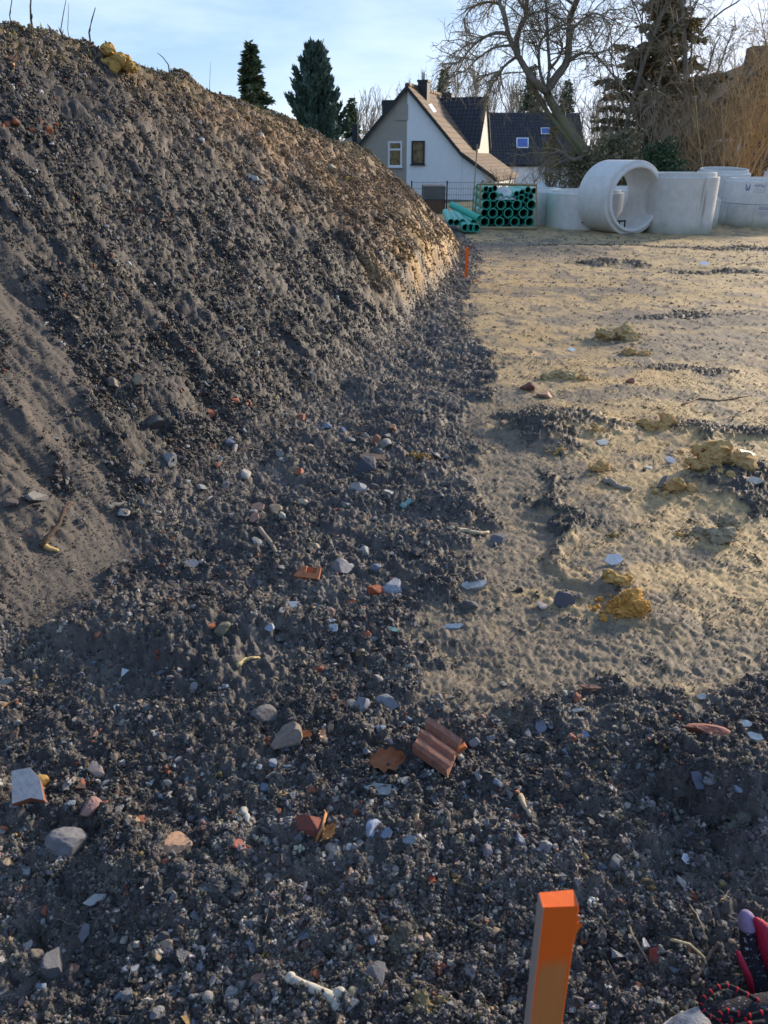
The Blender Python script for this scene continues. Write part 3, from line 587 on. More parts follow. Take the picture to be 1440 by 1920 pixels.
MB().prism([(ap[0] + .002, -.3), (ap[0] + .002, ap[1]), mr_, re, (re[0], -.3)][::-1], -.004, LD - .004).build('wall', M_WHITE, hs.t)
MB().box(mr_[0], mr_[0] + .05, -.03, .02, -.2, mr_[1] - .05).build('downpipe', M_FRAME, hs.t)
def roof_plane(h, pts, ly0, ly1, th, m, name='roof', trim=True):
    poly = [(a, b) for a, b in pts] + [(a, b + th) for a, b in pts[::-1]]
    o = MB().prism(poly, ly0, ly1).build(name, m, h.t)
    if trim:
        MB().prism([(a, b - .10) for a, b in pts] + [(a, b + th * .7) for a, b in pts[::-1]], ly0 - .05, ly0 - .004).build('verge_board', M_TRIM, o)
    return o
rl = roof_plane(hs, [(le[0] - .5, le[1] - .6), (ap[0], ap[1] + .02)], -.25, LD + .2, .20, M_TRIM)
rr_ = roof_plane(hs, [(ap[0], ap[1] + .02), (mr_[0], mr_[1] + .02), (re[0] + .25, re[1] - .1)], -.25, LD + .2, .20, M_ROOFB)
# ridge tiles
for k in range(14): MB().tube([(ap[0], -.2 + k * .8, ap[1] + .20), (ap[0], .56 + k * .8, ap[1] + .24)], [.15, .17], 8).build('ridge_tile', M_ROOFB, rr_)
hs.win(728, 265, 754, 313, 0, M_FRAME, .12, transom=.28); hs.win(772, 264, 796, 308, -.004, M_TRIM, .10)
vx, vz = hs.lp(752, 212); MB().box(vx - .4, vx + .5, -.06, .02, vz - .45, vz + .55).build('vent_cover', M_BEIGE, hs.t)
cx0, cz = hs.lp(785, 186, 2.6); cx1, cz1 = hs.lp(803, 151, 2.6); ch = MB().box(cx0, cx1, 2.3, 3.1, cz - 1.2, cz1).build('chimney', M_TRIM, hs.t)
fx, fz = hs.lp(794, 136, 2.7); MB().tube([(fx, 2.7, cz1 - .05), (fx, 2.7, fz - .1), (fx, 2.7, fz)], [.12, .14, .19], 10).build('flue', M_FRAME, ch)
MB().box(cx0 - .06, cx1 + .06, 2.24, 3.16, cz1 - .10, cz1 + .04).build('chimney_cap', M_TRIM, ch)
# dark cross gable with a white end, its sunlit cream tone in the colour
ga = hs.lp(913, 181, 8.2); gl = hs.lp(886, 272, 5.6); gx = ga[0]
def plane3(h, pts, th, m, name, parent=None):
    pts = [Vector(p) for p in pts]; n = (pts[1] - pts[0]).cross(pts[2] - pts[0]).normalized() * th; k = len(pts)
    return MB().add(pts + [p - n for p in pts], [tuple(range(k)), tuple(range(2 * k - 1, k - 1, -1))] + [((i + 1) % k, i, i + k, (i + 1) % k + k) for i in range(k)]).build(name, m, parent or h.t)
zr, ze = ga[1], gl[1]; xl = ap[0] - .4
dr = plane3(hs, [(xl + .2, 5.45, ze - .15), (gx + .1, 5.45, ze - .15), (gx + .1, 8.2, zr), (xl + .2, 8.2, zr)], .14, M_ROOFD, 'dormer_roof')
plane3(hs, [(gx + .1, 11.0, ze - .15), (xl, 11.0, ze - .15), (xl, 8.21, zr), (gx + .1, 8.21, zr)], .14, M_ROOFD, 'dormer_roof')
MB().add([(gx - .05, 5.7, -.2), (gx - .05, 10.7, -.2), (gx - .05, 10.7, ze - .1), (gx - .05, 8.2, zr - .2), (gx - .05, 5.7, ze - .1), (xl, 5.7, -.2), (xl, 10.7, -.2), (xl, 10.7, ze - .1), (xl, 8.2, zr - .2), (xl, 5.7, ze - .1)],
         [(0, 1, 2, 3, 4), (9, 8, 7, 6, 5), (0, 5, 6, 1), (1, 6, 7, 2), (2, 7, 8, 3), (3, 8, 9, 4), (4, 9, 5, 0)]).build('dormer_wall', M_SUNLIT, hs.t)
MB().tube([(xl, 5.35, ze - .2), (gx + .1, 5.35, ze - .2)], .07, 8).build('gutter', M_TRIM, hs.t)
for k, (ya, za) in enumerate(((7.4, ze - 1.3), (9.0, ze - 1.3))):
    wv = MB().box(gx - .06, gx - .01, ya - .45, ya + .45, za - .6, za + .6).build('window', M_FRAME, hs.t); MB().box(gx - .012, gx - .002, ya - .36, ya + .36, za - .5, za + .5).build('pane', M_GLASS, wv)
bx_, bz_ = hs.lp(838, 176, 9); MB().box(bx_ - .4, bx_ + .4, 8.8, 9.6, zr - .8, zr + .35).build('chimney', M_TRIM, hs.t)
# roof light in the brown slope
def on_slope(px, py):                                # picture point -> local point on the upper right roof slope
    r = ray(px, py); n = np.array([-(mr_[1] - ap[1]), 0, mr_[0] - ap[0]]); n = n / np.linalg.norm(n); nw = hs.X * n[0] + np.array([0, 0, 1]) * n[2]
    o = np.array(hs.o) + hs.X * ap[0] + np.array([0, 0, ap[1] + .26]); t = ((o - np.array([0, 0, CAM_H])) @ nw) / (r @ nw); p = np.array([0, 0, CAM_H]) + r * t - np.array(hs.o)
    return Vector((float(p @ hs.X), float(p @ hs.Y), float(p[2])))
q = [on_slope(*c) for c in ((803, 196), (809, 194), (819, 209), (813, 211))]
try: plane3(hs, [q[3], q[2], q[1], q[0]], .05, M_FRAME, 'roof_light', rr_)
except Exception: pass
# dark left dormer behind the ridge
d0 = hs.lp(716, 222, 4); d1 = hs.lp(748, 187, 4); MB().box(d0[0], d1[0], 4, 8, d0[1] - 1, d1[1]).build('dormer_wall', M_TRIM, hs.t)
# annexe with a brown lean-to roof beyond
# garage box with grey door
gb = at_y(817, 349, 44); gz = gb[2]; t = thing('garage_box', 'low dark garage with a grey lintel by the white gable', 'garage', (gb[0], 44, gz - 2.2))
MB().box(-.62, .52, 0, 2.5, 0, 2.2).build('wall', M_TRIM, t); MB().box(-.62, .52, -.03, -.003, 1.55, 2.2).build('lintel', mat('lintel_grey', (.12, .125, .13), .6), t); MB().box(-.5, .45, -.02, -.003, .2, 1.5).build('garage_door', M_BRICK, t)
hb = House('far_house', 'farther house with a long dark roof, blue skylights and white wall', 920, 76, R(-4), -1.25)
a0 = hb.lp(905, 306); a1 = hb.lp(1100, 306); b0 = hb.lp(905, 211, 3.6); zt = b0[1]
MB().box(a0[0], a1[0], 0, 7.2, -.3, a0[1] - .05).build('wall', M_WHITE, hb.t)
rf = plane3(hb, [(a0[0] - .2, -.35, a0[1] - .15), (a1[0], -.35, a0[1] - .15), (a1[0], 3.6, zt), (a0[0] - .2, 3.6, zt)], .2, M_ROOFD, 'roof')
plane3(hb, [(a1[0], 7.5, a0[1] - .15), (a0[0] - .2, 7.5, a0[1] - .15), (a0[0] - .2, 3.61, zt), (a1[0], 3.61, zt)], .2, M_TRIM, 'roof')
MB().add([(a0[0] + .05, 0, a0[1] - .1), (a0[0] + .05, 7.2, a0[1] - .1), (a0[0] + .05, 3.6, zt - .25)], [(0, 2, 1)]).build('gable', M_WHITE, hb.t)
def skylight(px0, py0, px1, py1):
    def on(px, py):
        r = ray(px, py); sl = (zt - a0[1] + .15) / 3.95; nw = hb.Y * (-sl) + np.array([0, 0, 1]); nw /= np.linalg.norm(nw); o = np.array(hb.o) + hb.Y * -.35 + np.array([0, 0, a0[1] - .15])
        tt = ((o - np.array([0, 0, CAM_H])) @ nw) / (r @ nw); p = np.array([0, 0, CAM_H]) + r * tt + nw * .06 - np.array(hb.o); return Vector((float(p @ hb.X), float(p @ hb.Y), float(p[2]))), nw
    c = [on(px0, py1)[0], on(px1, py1)[0], on(px1, py0)[0], on(px0, py0)[0]]; nn = (c[1] - c[0]).cross(c[2] - c[0]).normalized()
    o = plane3(hb, c, .05, M_FRAME, 'skylight', rf); m = sum(c, Vector()) / 4
    plane3(hb, [m + (p - m) * .82 + nn * .012 for p in c], .01, M_SKYL, 'skylight_pane', rf)
skylight(968, 259, 991, 278); skylight(1014, 240, 1030, 252)
hl = House('low_house', 'roof end with a dark brick chimney peeping over the mound crest', 668, 70, 0, -1.25)
c0 = hl.lp(660, 233); c1 = hl.lp(671, 262); MB().box(c0[0], c1[0], 0, .6, -.2, c0[1]).build('chimney', M_TRIM, hl.t); q0 = hl.lp(672, 250, .6); q1 = hl.lp(690, 282, .6)
MB().prism([(q0[0] - 3, q1[1]), (q0[0] - 2.9, q1[1] - 4), (q1[0], q1[1] - 4), (q1[0], q1[1]), q0][::-1], .6, 6).build('wall', M_BEIGE, hl.t)
hr = House('brick_house', 'backlit brown gabled house with a big chimney behind bare shrubs', 1440, 36, R(8), -.6)
e0 = hr.lp(1180, 312); tp = hr.lp(1475, 100); HW = tp[0] - e0[0]
MB().prism([(e0[0] + .3, -.5), (e0[0] + .3, e0[1] - .1), (tp[0], tp[1] - .25), (tp[0] + HW - .3, e0[1] - .1), (tp[0] + HW - .3, -.5)][::-1], .3, 12).build('wall', M_BRICK, hr.t)
M_ROOFR, _ = roof_mat('warm_roof_tiles', (.34, .19, .085), .3, .3)
roof_plane(hr, [(e0[0] - .3, e0[1] - .3), tp], 0, 12.3, .2, M_ROOFR, trim=True); roof_plane(hr, [tp, (tp[0] + HW + .3, e0[1] - .3)], 0, 12.3, .2, M_ROOFR, trim=True)
k0 = hr.lp(1407, 88, 3); k1 = hr.lp(1432, 150, 3); MB().box(k0[0], k1[0] + .35, 2.6, 3.6, k1[1] - 1.6, k0[1]).build('chimney', M_BRICK, hr.t)
for xx in (-2.2, 1.2): hr_w = MB().box(tp[0] + xx, tp[0] + xx + 1.1, .24, .32, 1.4, 2.8).build('window', M_FRAME, hr.t); MB().box(tp[0] + xx + .1, tp[0] + xx + 1.0, .22, .25, 1.5, 2.7).build('pane', M_GLASS, hr_w)

# wire fence in front of the white gable
M_WIRE = mat('fence_wire', (.05, .055, .06), .5, .4)
FY = 30.0; f0 = at_y(772, 341, FY); f1 = at_y(905, 341, FY); f2 = at_y(802, 366, FY); ft = thing('wire_fence', 'grey wire mesh fence in front of the white gable wall', 'fence', (f0[0], FY, f2[2] - .7))
Wf = f1[0] - f0[0]; Hf = f0[2] - f2[2] + .7
for k in range(3): MB().box(k * Wf / 2 - .025, k * Wf / 2 + .025, -.025, .025, 0, Hf + .04).build('post', M_WIRE, ft)
for k in range(3):
    b = MB()
    if k < 2:
        for i in range(1, 15): x = (k + i / 15) * Wf / 2; b.tube([(x, -.03, .05), (x, -.03, Hf)], .0045, 4)
        for i in range(6): z = .1 + (Hf - .12) * i / 5; b.tube([(k * Wf / 2, -.036, z), ((k + 1) * Wf / 2, -.036, z)], .0055, 4)
        b.build('mesh_panel', M_WIRE, ft)

# ------------------------------------------------------------------ trees
M_BARK = mat('bark', (.22, .19, .15), .9, .15, .35, 6, .4, 30); M_TWIG = mat('twig', (.32, .255, .175), .85, .2, .3, 4); M_HAZEL = mat('hazel_twig', (.52, .35, .17), .8, .2, .3, 4); M_MOSSB = mat('mossy_bark', (.22, .19, .13), .9, .15, .3, 5, .4, 30, col2=(.20, .21, .10))
M_FAR = mat('far_twig', (.36, .30, .23), .9, .1, .3, .5); M_NEED = mat('spruce_needles', (.08, .12, .065), .7, .2, .45, 1.6, col2=(.16, .17, .08)); M_CYP = mat('cypress_spray', (.085, .135, .105), .7, .2, .4, 1.4, col2=(.13, .185, .14)); M_BRSP = mat('brown_spruce', (.17, .175, .11), .75, .2, .4, 1.2, col2=(.36, .27, .14))
M_YLEAF = mat('yellow_leaf', (.42, .27, .05), .6, .2, .3, 3, col2=(.25, .17, .05)); M_IVY = mat('ivy', (.03, .075, .03), .5, .3, .3, 3, col2=(.06, .10, .045)); M_GRASS = mat('dry_grass', (.22, .19, .07), .8, .1, .3, 3, col2=(.14, .17, .05))
def seg_mesh(name, segs, m, parent=None, sides=3):
    S = np.array(segs, np.float64); p0 = S[:, 0:3]; p1 = S[:, 3:6]; r0 = S[:, 6]; r1 = S[:, 7]; d = p1 - p0; d /= np.linalg.norm(d, axis=1)[:, None] + 1e-9
    up = np.where(np.abs(d[:, 2:3]) < .9, np.array([[0, 0, 1.]]), np.array([[1., 0, 0]])); a = np.cross(d, up); a /= np.linalg.norm(a, axis=1)[:, None]; b = np.cross(d, a)
    n = len(S); V = np.zeros((n, 2, sides, 3))
    for k in range(sides):
        q = 2 * math.pi * k / sides; o = a * math.cos(q) + b * math.sin(q); V[:, 0, k] = p0 + o * r0[:, None]; V[:, 1, k] = p1 + o * r1[:, None]
    base = np.arange(n) * 2 * sides; Fq = []
    for k in range(sides): k2 = (k + 1) % sides; Fq.append(np.stack([base + k, base + k2, base + sides + k2, base + sides + k], 1))
    return link(name, mesh_np(name, V.reshape(-1, 3), np.concatenate(Fq), m, True), parent)
def unit(v): return v / (np.linalg.norm(v) + 1e-9)
def wander(g, p, d, L, r0, r1, n, wob, grav, out):
    pts = [(p.copy(), d.copy(), r0)]; s = L / n
    for i in range(n):
        d = unit(d + g.normal(0, wob, 3) + np.array([0, 0, grav])); q = p + d * s; ra = r0 + (r1 - r0) * i / n; rb = r0 + (r1 - r0) * (i + 1) / n
        out.append((*p, *q, ra, rb)); p = q; pts.append((p.copy(), d.copy(), rb))
    return pts
def side_dir(g, d, ang):
    a = unit(np.cross(d, g.normal(0, 1, 3))); return unit(d * math.cos(ang) + a * math.sin(ang))
def twiggery(g, pts, out, lvl, n, L, r, wob=.16, grav=0, ang=(.5, 1.1), rmin=.005):
    """children along a polyline of (point, direction, radius)"""
    for k in range(n):
        f = g.uniform(.15, 1) * (len(pts) - 1); i = min(int(f), len(pts) - 2); p = pts[i][0] + (pts[i + 1][0] - pts[i][0]) * (f - i); d = side_dir(g, pts[i][1], g.uniform(*ang))
        l = L * g.uniform(.5, 1.15); c = wander(g, p, d, l, max(r, rmin), max(r * .45, rmin * .7), 4 if lvl else 3, wob, grav, out)
        if lvl: twiggery(g, c, out, lvl - 1, max(3, int(n * .72)), L * .48, r * .5, wob * 1.1, grav * 1.6, ang, rmin)
def limb_px(P, y, g, dy=.5):
    y0 = y; pts = []
    for (px, py) in P: pts.append(np.array(at_y(px, py, y0))); y0 += g.normal(0, dy)
    q = []                                           # catmull-rom smoothing
    for i in range(len(pts) - 1):
        a = pts[max(i - 1, 0)]; b = pts[i]; c = pts[i + 1]; e = pts[min(i + 2, len(pts) - 1)]
        for t in (0, .34, .67): q.append(.5 * ((2 * b) + (-a + c) * t + (2 * a - 5 * b + 4 * c - e) * t * t + (-a + 3 * b - 3 * c + e) * t ** 3))
    q.append(pts[-1]); return q
def pdr(q, r0, r1):
    n = len(q); return [(q[i], unit(q[min(i + 1, n - 1)] - q[max(i - 1, 0)]), r0 + (r1 - r0) * i / (n - 1)) for i in range(n)]
# the leaning bare tree
def leaning_tree():
    g = np.random.default_rng(12); Y = 25.0; b = at_y(1132, 330, Y); t = thing('bare_tree', 'leaning bare tree with forked mossy trunk behind the ring on its side', 'tree', (b[0], b[1], b[2]))
    limbs = [([(1132, 335), (1100, 288), (1062, 238), (1038, 200), (1024, 170)], .17, .10), ([(1115, 330), (1068, 262), (1030, 215), (1010, 180), (990, 150)], .09, .045), ([(1024, 172), (1000, 150), (985, 128), (970, 102), (955, 70), (948, 40), (936, 0), (930, -60)], .105, .035), ([(970, 102), (968, 80), (974, 55), (985, 25), (990, -15), (1000, -60)], .10, .04),
             ([(1026, 170), (1042, 145), (1062, 118), (1067, 80), (1068, 40), (1078, 10), (1095, -30), (1105, -80)], .13, .06), ([(1026, 168), (1030, 125), (1027, 80), (1025, 25), (1022, -20)], .055, .03), ([(1024, 166), (1014, 140), (1010, 100), (1018, 70), (1040, 50), (1070, 30)], .05, .02), ([(1030, 130), (1050, 105), (1055, 80)], .05, .02),
             ([(1066, 115), (1090, 100), (1115, 100), (1145, 92)], .06, .015), ([(955, 65), (930, 62), (900, 75), (875, 100), (862, 128)], .06, .012), ([(970, 105), (945, 125), (930, 150)], .05, .02), ([(950, 45), (940, 10), (905, 5), (880, 20), (868, 40)], .05, .012), ([(962, 85), (925, 90), (890, 115), (872, 135)], .04, .012), ([(1068, 60), (1095, 35), (1120, 25), (1150, 50)], .05, .012), ([(974, 55), (990, 30), (1020, 20), (1040, 30)], .04, .012), ([(985, 20), (960, -15), (930, -20), (900, -30)], .04, .015), ([(1078, 10), (1040, -15), (1000, -30)], .04, .015), ([(1100, 290), (1075, 300), (1050, 285), (1030, 290)], .07, .03)]
    segs = []; tw = []
    for i, (P, r0, r1) in enumerate(limbs):
        q = limb_px(P, Y, g, .28 if i > 1 else .1); n = len(q)
        MB().tube([Vector(p) - t.location for p in q], [r0 + (r1 - r0) * k / (n - 1) for k in range(n)], 10 if i < 3 else 7).build('trunk' if i < 2 else 'limb', M_MOSSB if i < 2 else M_BARK, t)
        if i >= 2: twiggery(g, pdr(q, r0, r1)[2:], tw, 2, 11 if n > 14 else 9, 1.5 if i < 9 else 1.1, .022, .17, -.05, (.4, 1.2), .0050)
        else: twiggery(g, pdr(q, r0, r1)[5:], tw, 1, 16, .9, .016, .2, .02, (.6, 1.4), .006)
    tw = [(a[0] - t.location.x, a[1] - t.location.y, a[2] - t.location.z, a[3] - t.location.x, a[4] - t.location.y, a[5] - t.location.z, a[6], a[7]) for a in tw]
    seg_mesh('crown', tw, M_TWIG, t)
leaning_tree()
def shrub(px, py, y, h, n, spread, label, material=M_HAZEL, seed=1, lean=0.0, r=.02, lv=2, group=None, name='bare_shrub'):
    g = np.random.default_rng(seed); b = at_y(px, py, y); b[2] = H1(b[0], b[1]) - .05
    t = thing(name, label, 'shrub', b, group=group); st = []; tw = []
    for k in range(n):
        a = g.uniform(0, 6.28); e = abs(g.normal(0, spread)); d = unit(np.array([math.cos(a) * math.sin(e) + lean, math.sin(a) * math.sin(e) * .6, math.cos(e)])); p = np.array([g.normal(0, .18), g.normal(0, .15), 0])
        c = wander(g, p, d, h * g.uniform(.6, 1.1), r * g.uniform(.7, 1.6), r * .3, 8, .07, .015, st)
        twiggery(g, c[1:], tw, lv - 1, 9, h * .27, r * .36, .15, .03, (.3, .8), .0055)
    seg_mesh('stem', st, material, t, 5); seg_mesh('twigs', tw, material, t)
    return t
GS = 'bare shrubs behind the concrete rings'
shrub(1375, 345, 24.5, 4.8, 14, .30, 'tall tan multi-stemmed hazel growing behind the stacked ring pair', M_HAZEL, 21, .10, .026, group=GS)
shrub(1440, 345, 26.0, 6.0, 8, .35, 'orange tinted tall shrub in front of the brown gabled house', M_HAZEL, 22, .05, .026, group=GS)
shrub(1290, 338, 26.5, 4.6, 22, .5, 'brown twiggy shrub behind the stained upright ring', M_TWIG, 23, .0, .022, group=GS)
shrub(1210, 338, 24.8, 3.4, 22, .6, 'dense grey twig thicket above the ring on its side', M_TWIG, 24, .0, .02, group=GS)
shrub(1120, 338, 26.2, 3.0, 18, .6, 'low grey twig thicket at the foot of the leaning tree', M_TWIG, 25, -.1, .018, group=GS)
shrub(1045, 345, 26.5, 2.6, 16, .5, 'thin shrub with hanging stalks in front of the far house', M_TWIG, 26, 0, .014, group=GS)
shrub(1320, 338, 30.5, 5.8, 18, .45, 'grey brown tall shrub beside the conifer', M_TWIG, 27, .05, .022, group=GS)
shrub(950, 350, 40, 2.2, 14, .6, 'dark twiggy shrub against the brown catslide roof', M_TWIG, 28, 0, .03, group=GS)
shrub(1515, 345, 24.0, 5.6, 10, .35, 'tan hazel shrub at the edge of the shrub belt', M_HAZEL, 29, -.05, .026, group=GS)
# two more trees of the belt whose trunks rise through it
def wild_tree(px, py, y, h, r, label, seed, lean=(0, 0), m=M_BARK, mt=M_TWIG, nl=14, group='bare trees of the shrub belt'):
    g = np.random.default_rng(seed); b = at_y(px, py, y); b[2] = H1(b[0], b[1]) - .1; t = thing('bare_tree', label, 'tree', b, group=group); tr = []; lb = []; tw = []
    c = wander(g, np.zeros(3), unit(np.array([lean[0], lean[1], 1.])), h, r, r * .2, 14, .05, .01, tr)
    for k in range(nl):
        f = g.uniform(.22, 1); i = min(int(f * 13), 13); d = side_dir(g, c[i][1], g.uniform(.4, .95)); d = unit(d + np.array([0, 0, .25])); q = wander(g, c[i][0], d, h * .42 * (1.25 - f * .6), c[i][2] * .55, .012, 8, .12, .02, lb); twiggery(g, q[1:], tw, 2, 8, h * .13, .014, .17, -.02, (.4, 1.1), .006)
    MB().tube([Vector(p[0]) for p in c], [p[2] for p in c], 9).build('trunk', m, t); seg_mesh('limb', lb, m, t, 5); seg_mesh('crown', tw, mt, t)
wild_tree(1275, 335, 27.5, 8.5, .15, 'upright bare tree with arching limbs beside the conifer', 31, (.10, 0))
wild_tree(1400, 338, 29.0, 8.0, .13, 'slender bare tree rising over the brown house roof', 32, (.05, 0), M_BARK, M_HAZEL)
wild_tree(1165, 335, 28.5, 7.5, .12, 'crooked bare tree between the leaning tree and the conifer', 33, (-.12, 0))
# conifers: trunk, drooping boughs and flat needle sprays
def sprays(name, P, D, L, W, m, parent, g):
    n = len(P); D = D / (np.linalg.norm(D, axis=1)[:, None] + 1e-9); s = np.cross(D, g.normal(0, 1, (n, 3))); s /= np.linalg.norm(s, axis=1)[:, None] + 1e-9
    V = np.stack([P - s * W[:, None] * .35, P + D * L[:, None] * .55 - s * W[:, None] * .5, P + D * L[:, None], P + D * L[:, None] * .5 + s * W[:, None] * .5], 1)
    return link(name, mesh_np(name, V.reshape(-1, 3), np.arange(n * 4).reshape(n, 4), m), parent)
def conifer(px, py_base, y, h, rad, label, m, seed, n=9000, kind='spruce', spray=.22, top_thin=1.0, zb=None, group=None, droop=.25, name='conifer_tree'):
    g = np.random.default_rng(seed); b = at_y(px, py_base, y)
    if zb is not None: b[2] = zb
    t = thing(name, label, 'tree', b, group=group)
    MB().tube([(0, 0, -.3), (.03 * h * g.normal() * .2, 0, h * .5), (0, 0, h)], [h * .018, h * .011, .012], 8).build('trunk', M_BARK, t)
    nb = int(h * (30 if kind == 'spruce' else 24)); bs = []; PP = []; DD = []; per = n // nb
    lump = g.uniform(.72, 1.15, 12)
    for k in range(nb):
        f = ((k + g.random()) / nb) ** .9; z = h * (.04 + .94 * f); a = g.uniform(0, 6.28); rr = rad * (1 - f) ** (.85 if kind == 'spruce' else .62) * (g.uniform(.5, 1.22) if kind == 'spruce' else g.uniform(.72, 1.12)) * lump[int(a / 6.29 * 12)] + .05 * h * .1
        if kind == 'cypress': rr *= min(1, .55 + f * 2.2)
        d = np.array([math.cos(a), math.sin(a), (.25 if kind == 'spruce' else .75) + .35 * f]); d = unit(d); p0 = np.array([0, 0, z]); pts = [p0]; m_ = 5
        for i in range(m_): pts.append(pts[-1] + unit(d + np.array([0, 0, -droop * i / m_ * 1.8 if kind == 'spruce' else .12 * i])) * rr / m_)
        for i in range(m_): bs.append((*pts[i], *pts[i + 1], .012 * h * .12 * (1 - i / m_) + .004, .008))
        cnt = max(4, int(per * (rr / rad) * 1.7 + 2))
        for j in range(cnt):
            u = g.uniform(.12, 1) ** .75 * m_; i = min(int(u), m_ - 1); q = pts[i] + (pts[i + 1] - pts[i]) * (u - i); od = unit(pts[i + 1] - pts[i]); sd = unit(np.cross(od, [0, 0, 1.]) * (1 if g.random() < .5 else -1) + od * .7 + np.array([0, 0, -.25 if kind == 'spruce' else .5]) + g.normal(0, .3, 3))
            PP.append(q + g.normal(0, .03 * spray / .2, 3)); DD.append(sd)
    seg_mesh('bough', bs, M_BARK, t, 4); N = len(PP)
    sprays('crown', np.array(PP), np.array(DD), spray * g.uniform(.6, 1.4, N), spray * .42 * g.uniform(.6, 1.3, N), m, t, g)
GC = 'conifers beyond the mound and houses'
conifer(484, 330, 46, 7.35, 1.75, 'slim dark spruce standing alone above the mound crest', M_NEED, 41, 20000, 'spruce', .32, group=GC, zb=-.4)
conifer(597, 330, 50, 7.6, 2.9, 'broad blue-green conifer standing between the slim spruce and the house', M_CYP, 42, 30000, 'cypress', .34, group=GC, zb=-.4)
conifer(517, 330, 55, 4.6, .8, 'small conifer tip close beside the slim spruce', M_NEED, 46, 3000, 'spruce', .26, group=GC, zb=-.4)
conifer(661, 330, 75, 6.6, 1.5, 'small far conifer over the chimney by the beige gable', M_NEED, 43, 5000, 'spruce', .36, group=GC, zb=-.4)
conifer(1215, 335, 29.5, 8.2, 2.9, 'tall brownish spruce entangled with bare twigs behind the rings', M_BRSP, 44, 34000, 'spruce', .26, group=GC, zb=-.6)
conifer(985, 330, 84, 10.6, 2.2, 'far spruce over the dark roof behind the leaning tree', M_NEED, 45, 5000, 'spruce', .4, group=GC, zb=-1)
conifer(1050, 330, 88, 9.6, 2.0, 'far spruce tip to the side of the leaning trunk', M_NEED, 47, 4000, 'spruce', .4, group=GC, zb=-1)
conifer(828, 330, 92, 11.0, 2.2, 'loose far pine behind the main chimney', M_NEED, 48, 2600, 'spruce', .5, group=GC, zb=-1, droop=.05)
# evergreen undergrowth and yellow leaves
def leaf_mass(name, label, cat, cx, cy0, cy1, wpx, y, n, m, seed, size, zb=None, thick=.8):
    g = np.random.default_rng(seed); b = at_y(cx, cy1, y); t = thing(name, label, cat, b); s = mpp(b); hh = (cy1 - cy0) * s; w = wpx * s / 2
    P = np.stack([g.normal(0, .5, n) * w, g.normal(0, .5, n) * thick, g.beta(1.3, 1.6, n) * hh], 1); P[:, :2] *= (1.15 - .6 * P[:, 2:3] / hh)
    P += .25 * np.stack([np.sin(P[:, 2] * 5 + P[:, 0]), 0 * P[:, 0], np.sin(P[:, 0] * 7)], 1) * .3; D = g.normal(0, 1, (n, 3)) + np.array([0, 0, -.3])
    sprays('foliage', P, D, size * g.uniform(.6, 1.3, n), size * .6 * g.uniform(.6, 1.2, n), m, t, g)
    st = []
    for k in range(9): wander(g, np.array([g.normal(0, .2) * w, 0, -.3]), unit(np.array([g.normal(0, .35), g.normal(0, .2), 1.])), hh * g.uniform(.6, 1), .018, .005, 6, .1, 0, st)
    seg_mesh('stem', st, M_TWIG, t)
leaf_mass('ivy_bush', 'dark ivy bush low behind the ring on its side', 'bush', 1235, 270, 345, 90, 23.6, 2600, M_IVY, 51, .10)
leaf_mass('evergreen_bush', 'dull evergreen bush under the spruce boughs', 'bush', 1150, 255, 345, 110, 24.4, 3000, M_BRSP, 52, .12)
leaf_mass('yellow_climber', 'climber with yellow leaves hanging on the leaning trunk', 'climber', 1030, 240, 340, 34, 25.6, 420, M_YLEAF, 53, .10, thick=.3)
leaf_mass('ivy_bush', 'ivy bush by the yellow climber', 'bush', 1085, 285, 350, 80, 25.2, 1500, M_BRSP, 54, .11)
# far woodland: one mass of bare trees
def woodland():
    g = np.random.default_rng(61); out = []
    for k in range(105):
        y = g.uniform(95, 150); px = g.uniform(600, 1650) if k > 20 else g.uniform(640, 1050); top = (185 - 22 * math.exp(-((px - 890) / 90) ** 2) * 1.6 - (0 if px < 1050 else 10)) + g.normal(0, 9); top += 35 * max(0, (760 - px) / 120)
        b = at_y(px, 300, y); b[2] = -1; tp = at_y(px, top, y); h = max(4, tp[2] + 1); r = .10
        c = wander(g, np.array(b), unit(np.array([g.normal(0, .05), 0, 1.])), h, r, .03, 7, .04, .01, out)
        for q in range(20):
            i = g.integers(2, 7); d = unit(side_dir(g, c[i][1], g.uniform(.3, .8)) + np.array([0, 0, .4])); e = wander(g, c[i][0], d, h * .3, .045, .022, 4, .1, .05, out); twiggery(g, e, out, 0, 5, h * .10, .022, .15, .02, (.3, .8), .02)
    o = seg_mesh('far_woodland', out, M_FAR); o['kind'] = 'stuff'
woodland()
# grass tufts along the mound crest
def crest_grass():
    g = np.random.default_rng(71); n = 2600; y = g.uniform(4, 15.3, n); tx = np.interp(y, TOE_Y, TOE_X); rh = np.interp(y, RID_Y, RID_H); x = tx - rh / .97 + g.normal(.0, .16, n) - .05
    k = fbm(x * 1.4, y * 1.4, 72, 2) > -.05; x, y = x[k], y[k]; z = terrain(x, y)[0]; n = len(x)
    D = g.normal(0, .45, (n, 3)) + np.array([0, 0, 1.]); L = g.uniform(.02, .075, n)
    o = sprays('crest_grass', np.stack([x, y, z - .01], 1), D, L, np.full(n, .012), M_GRASS, None, g); o['kind'] = 'stuff'
crest_grass()

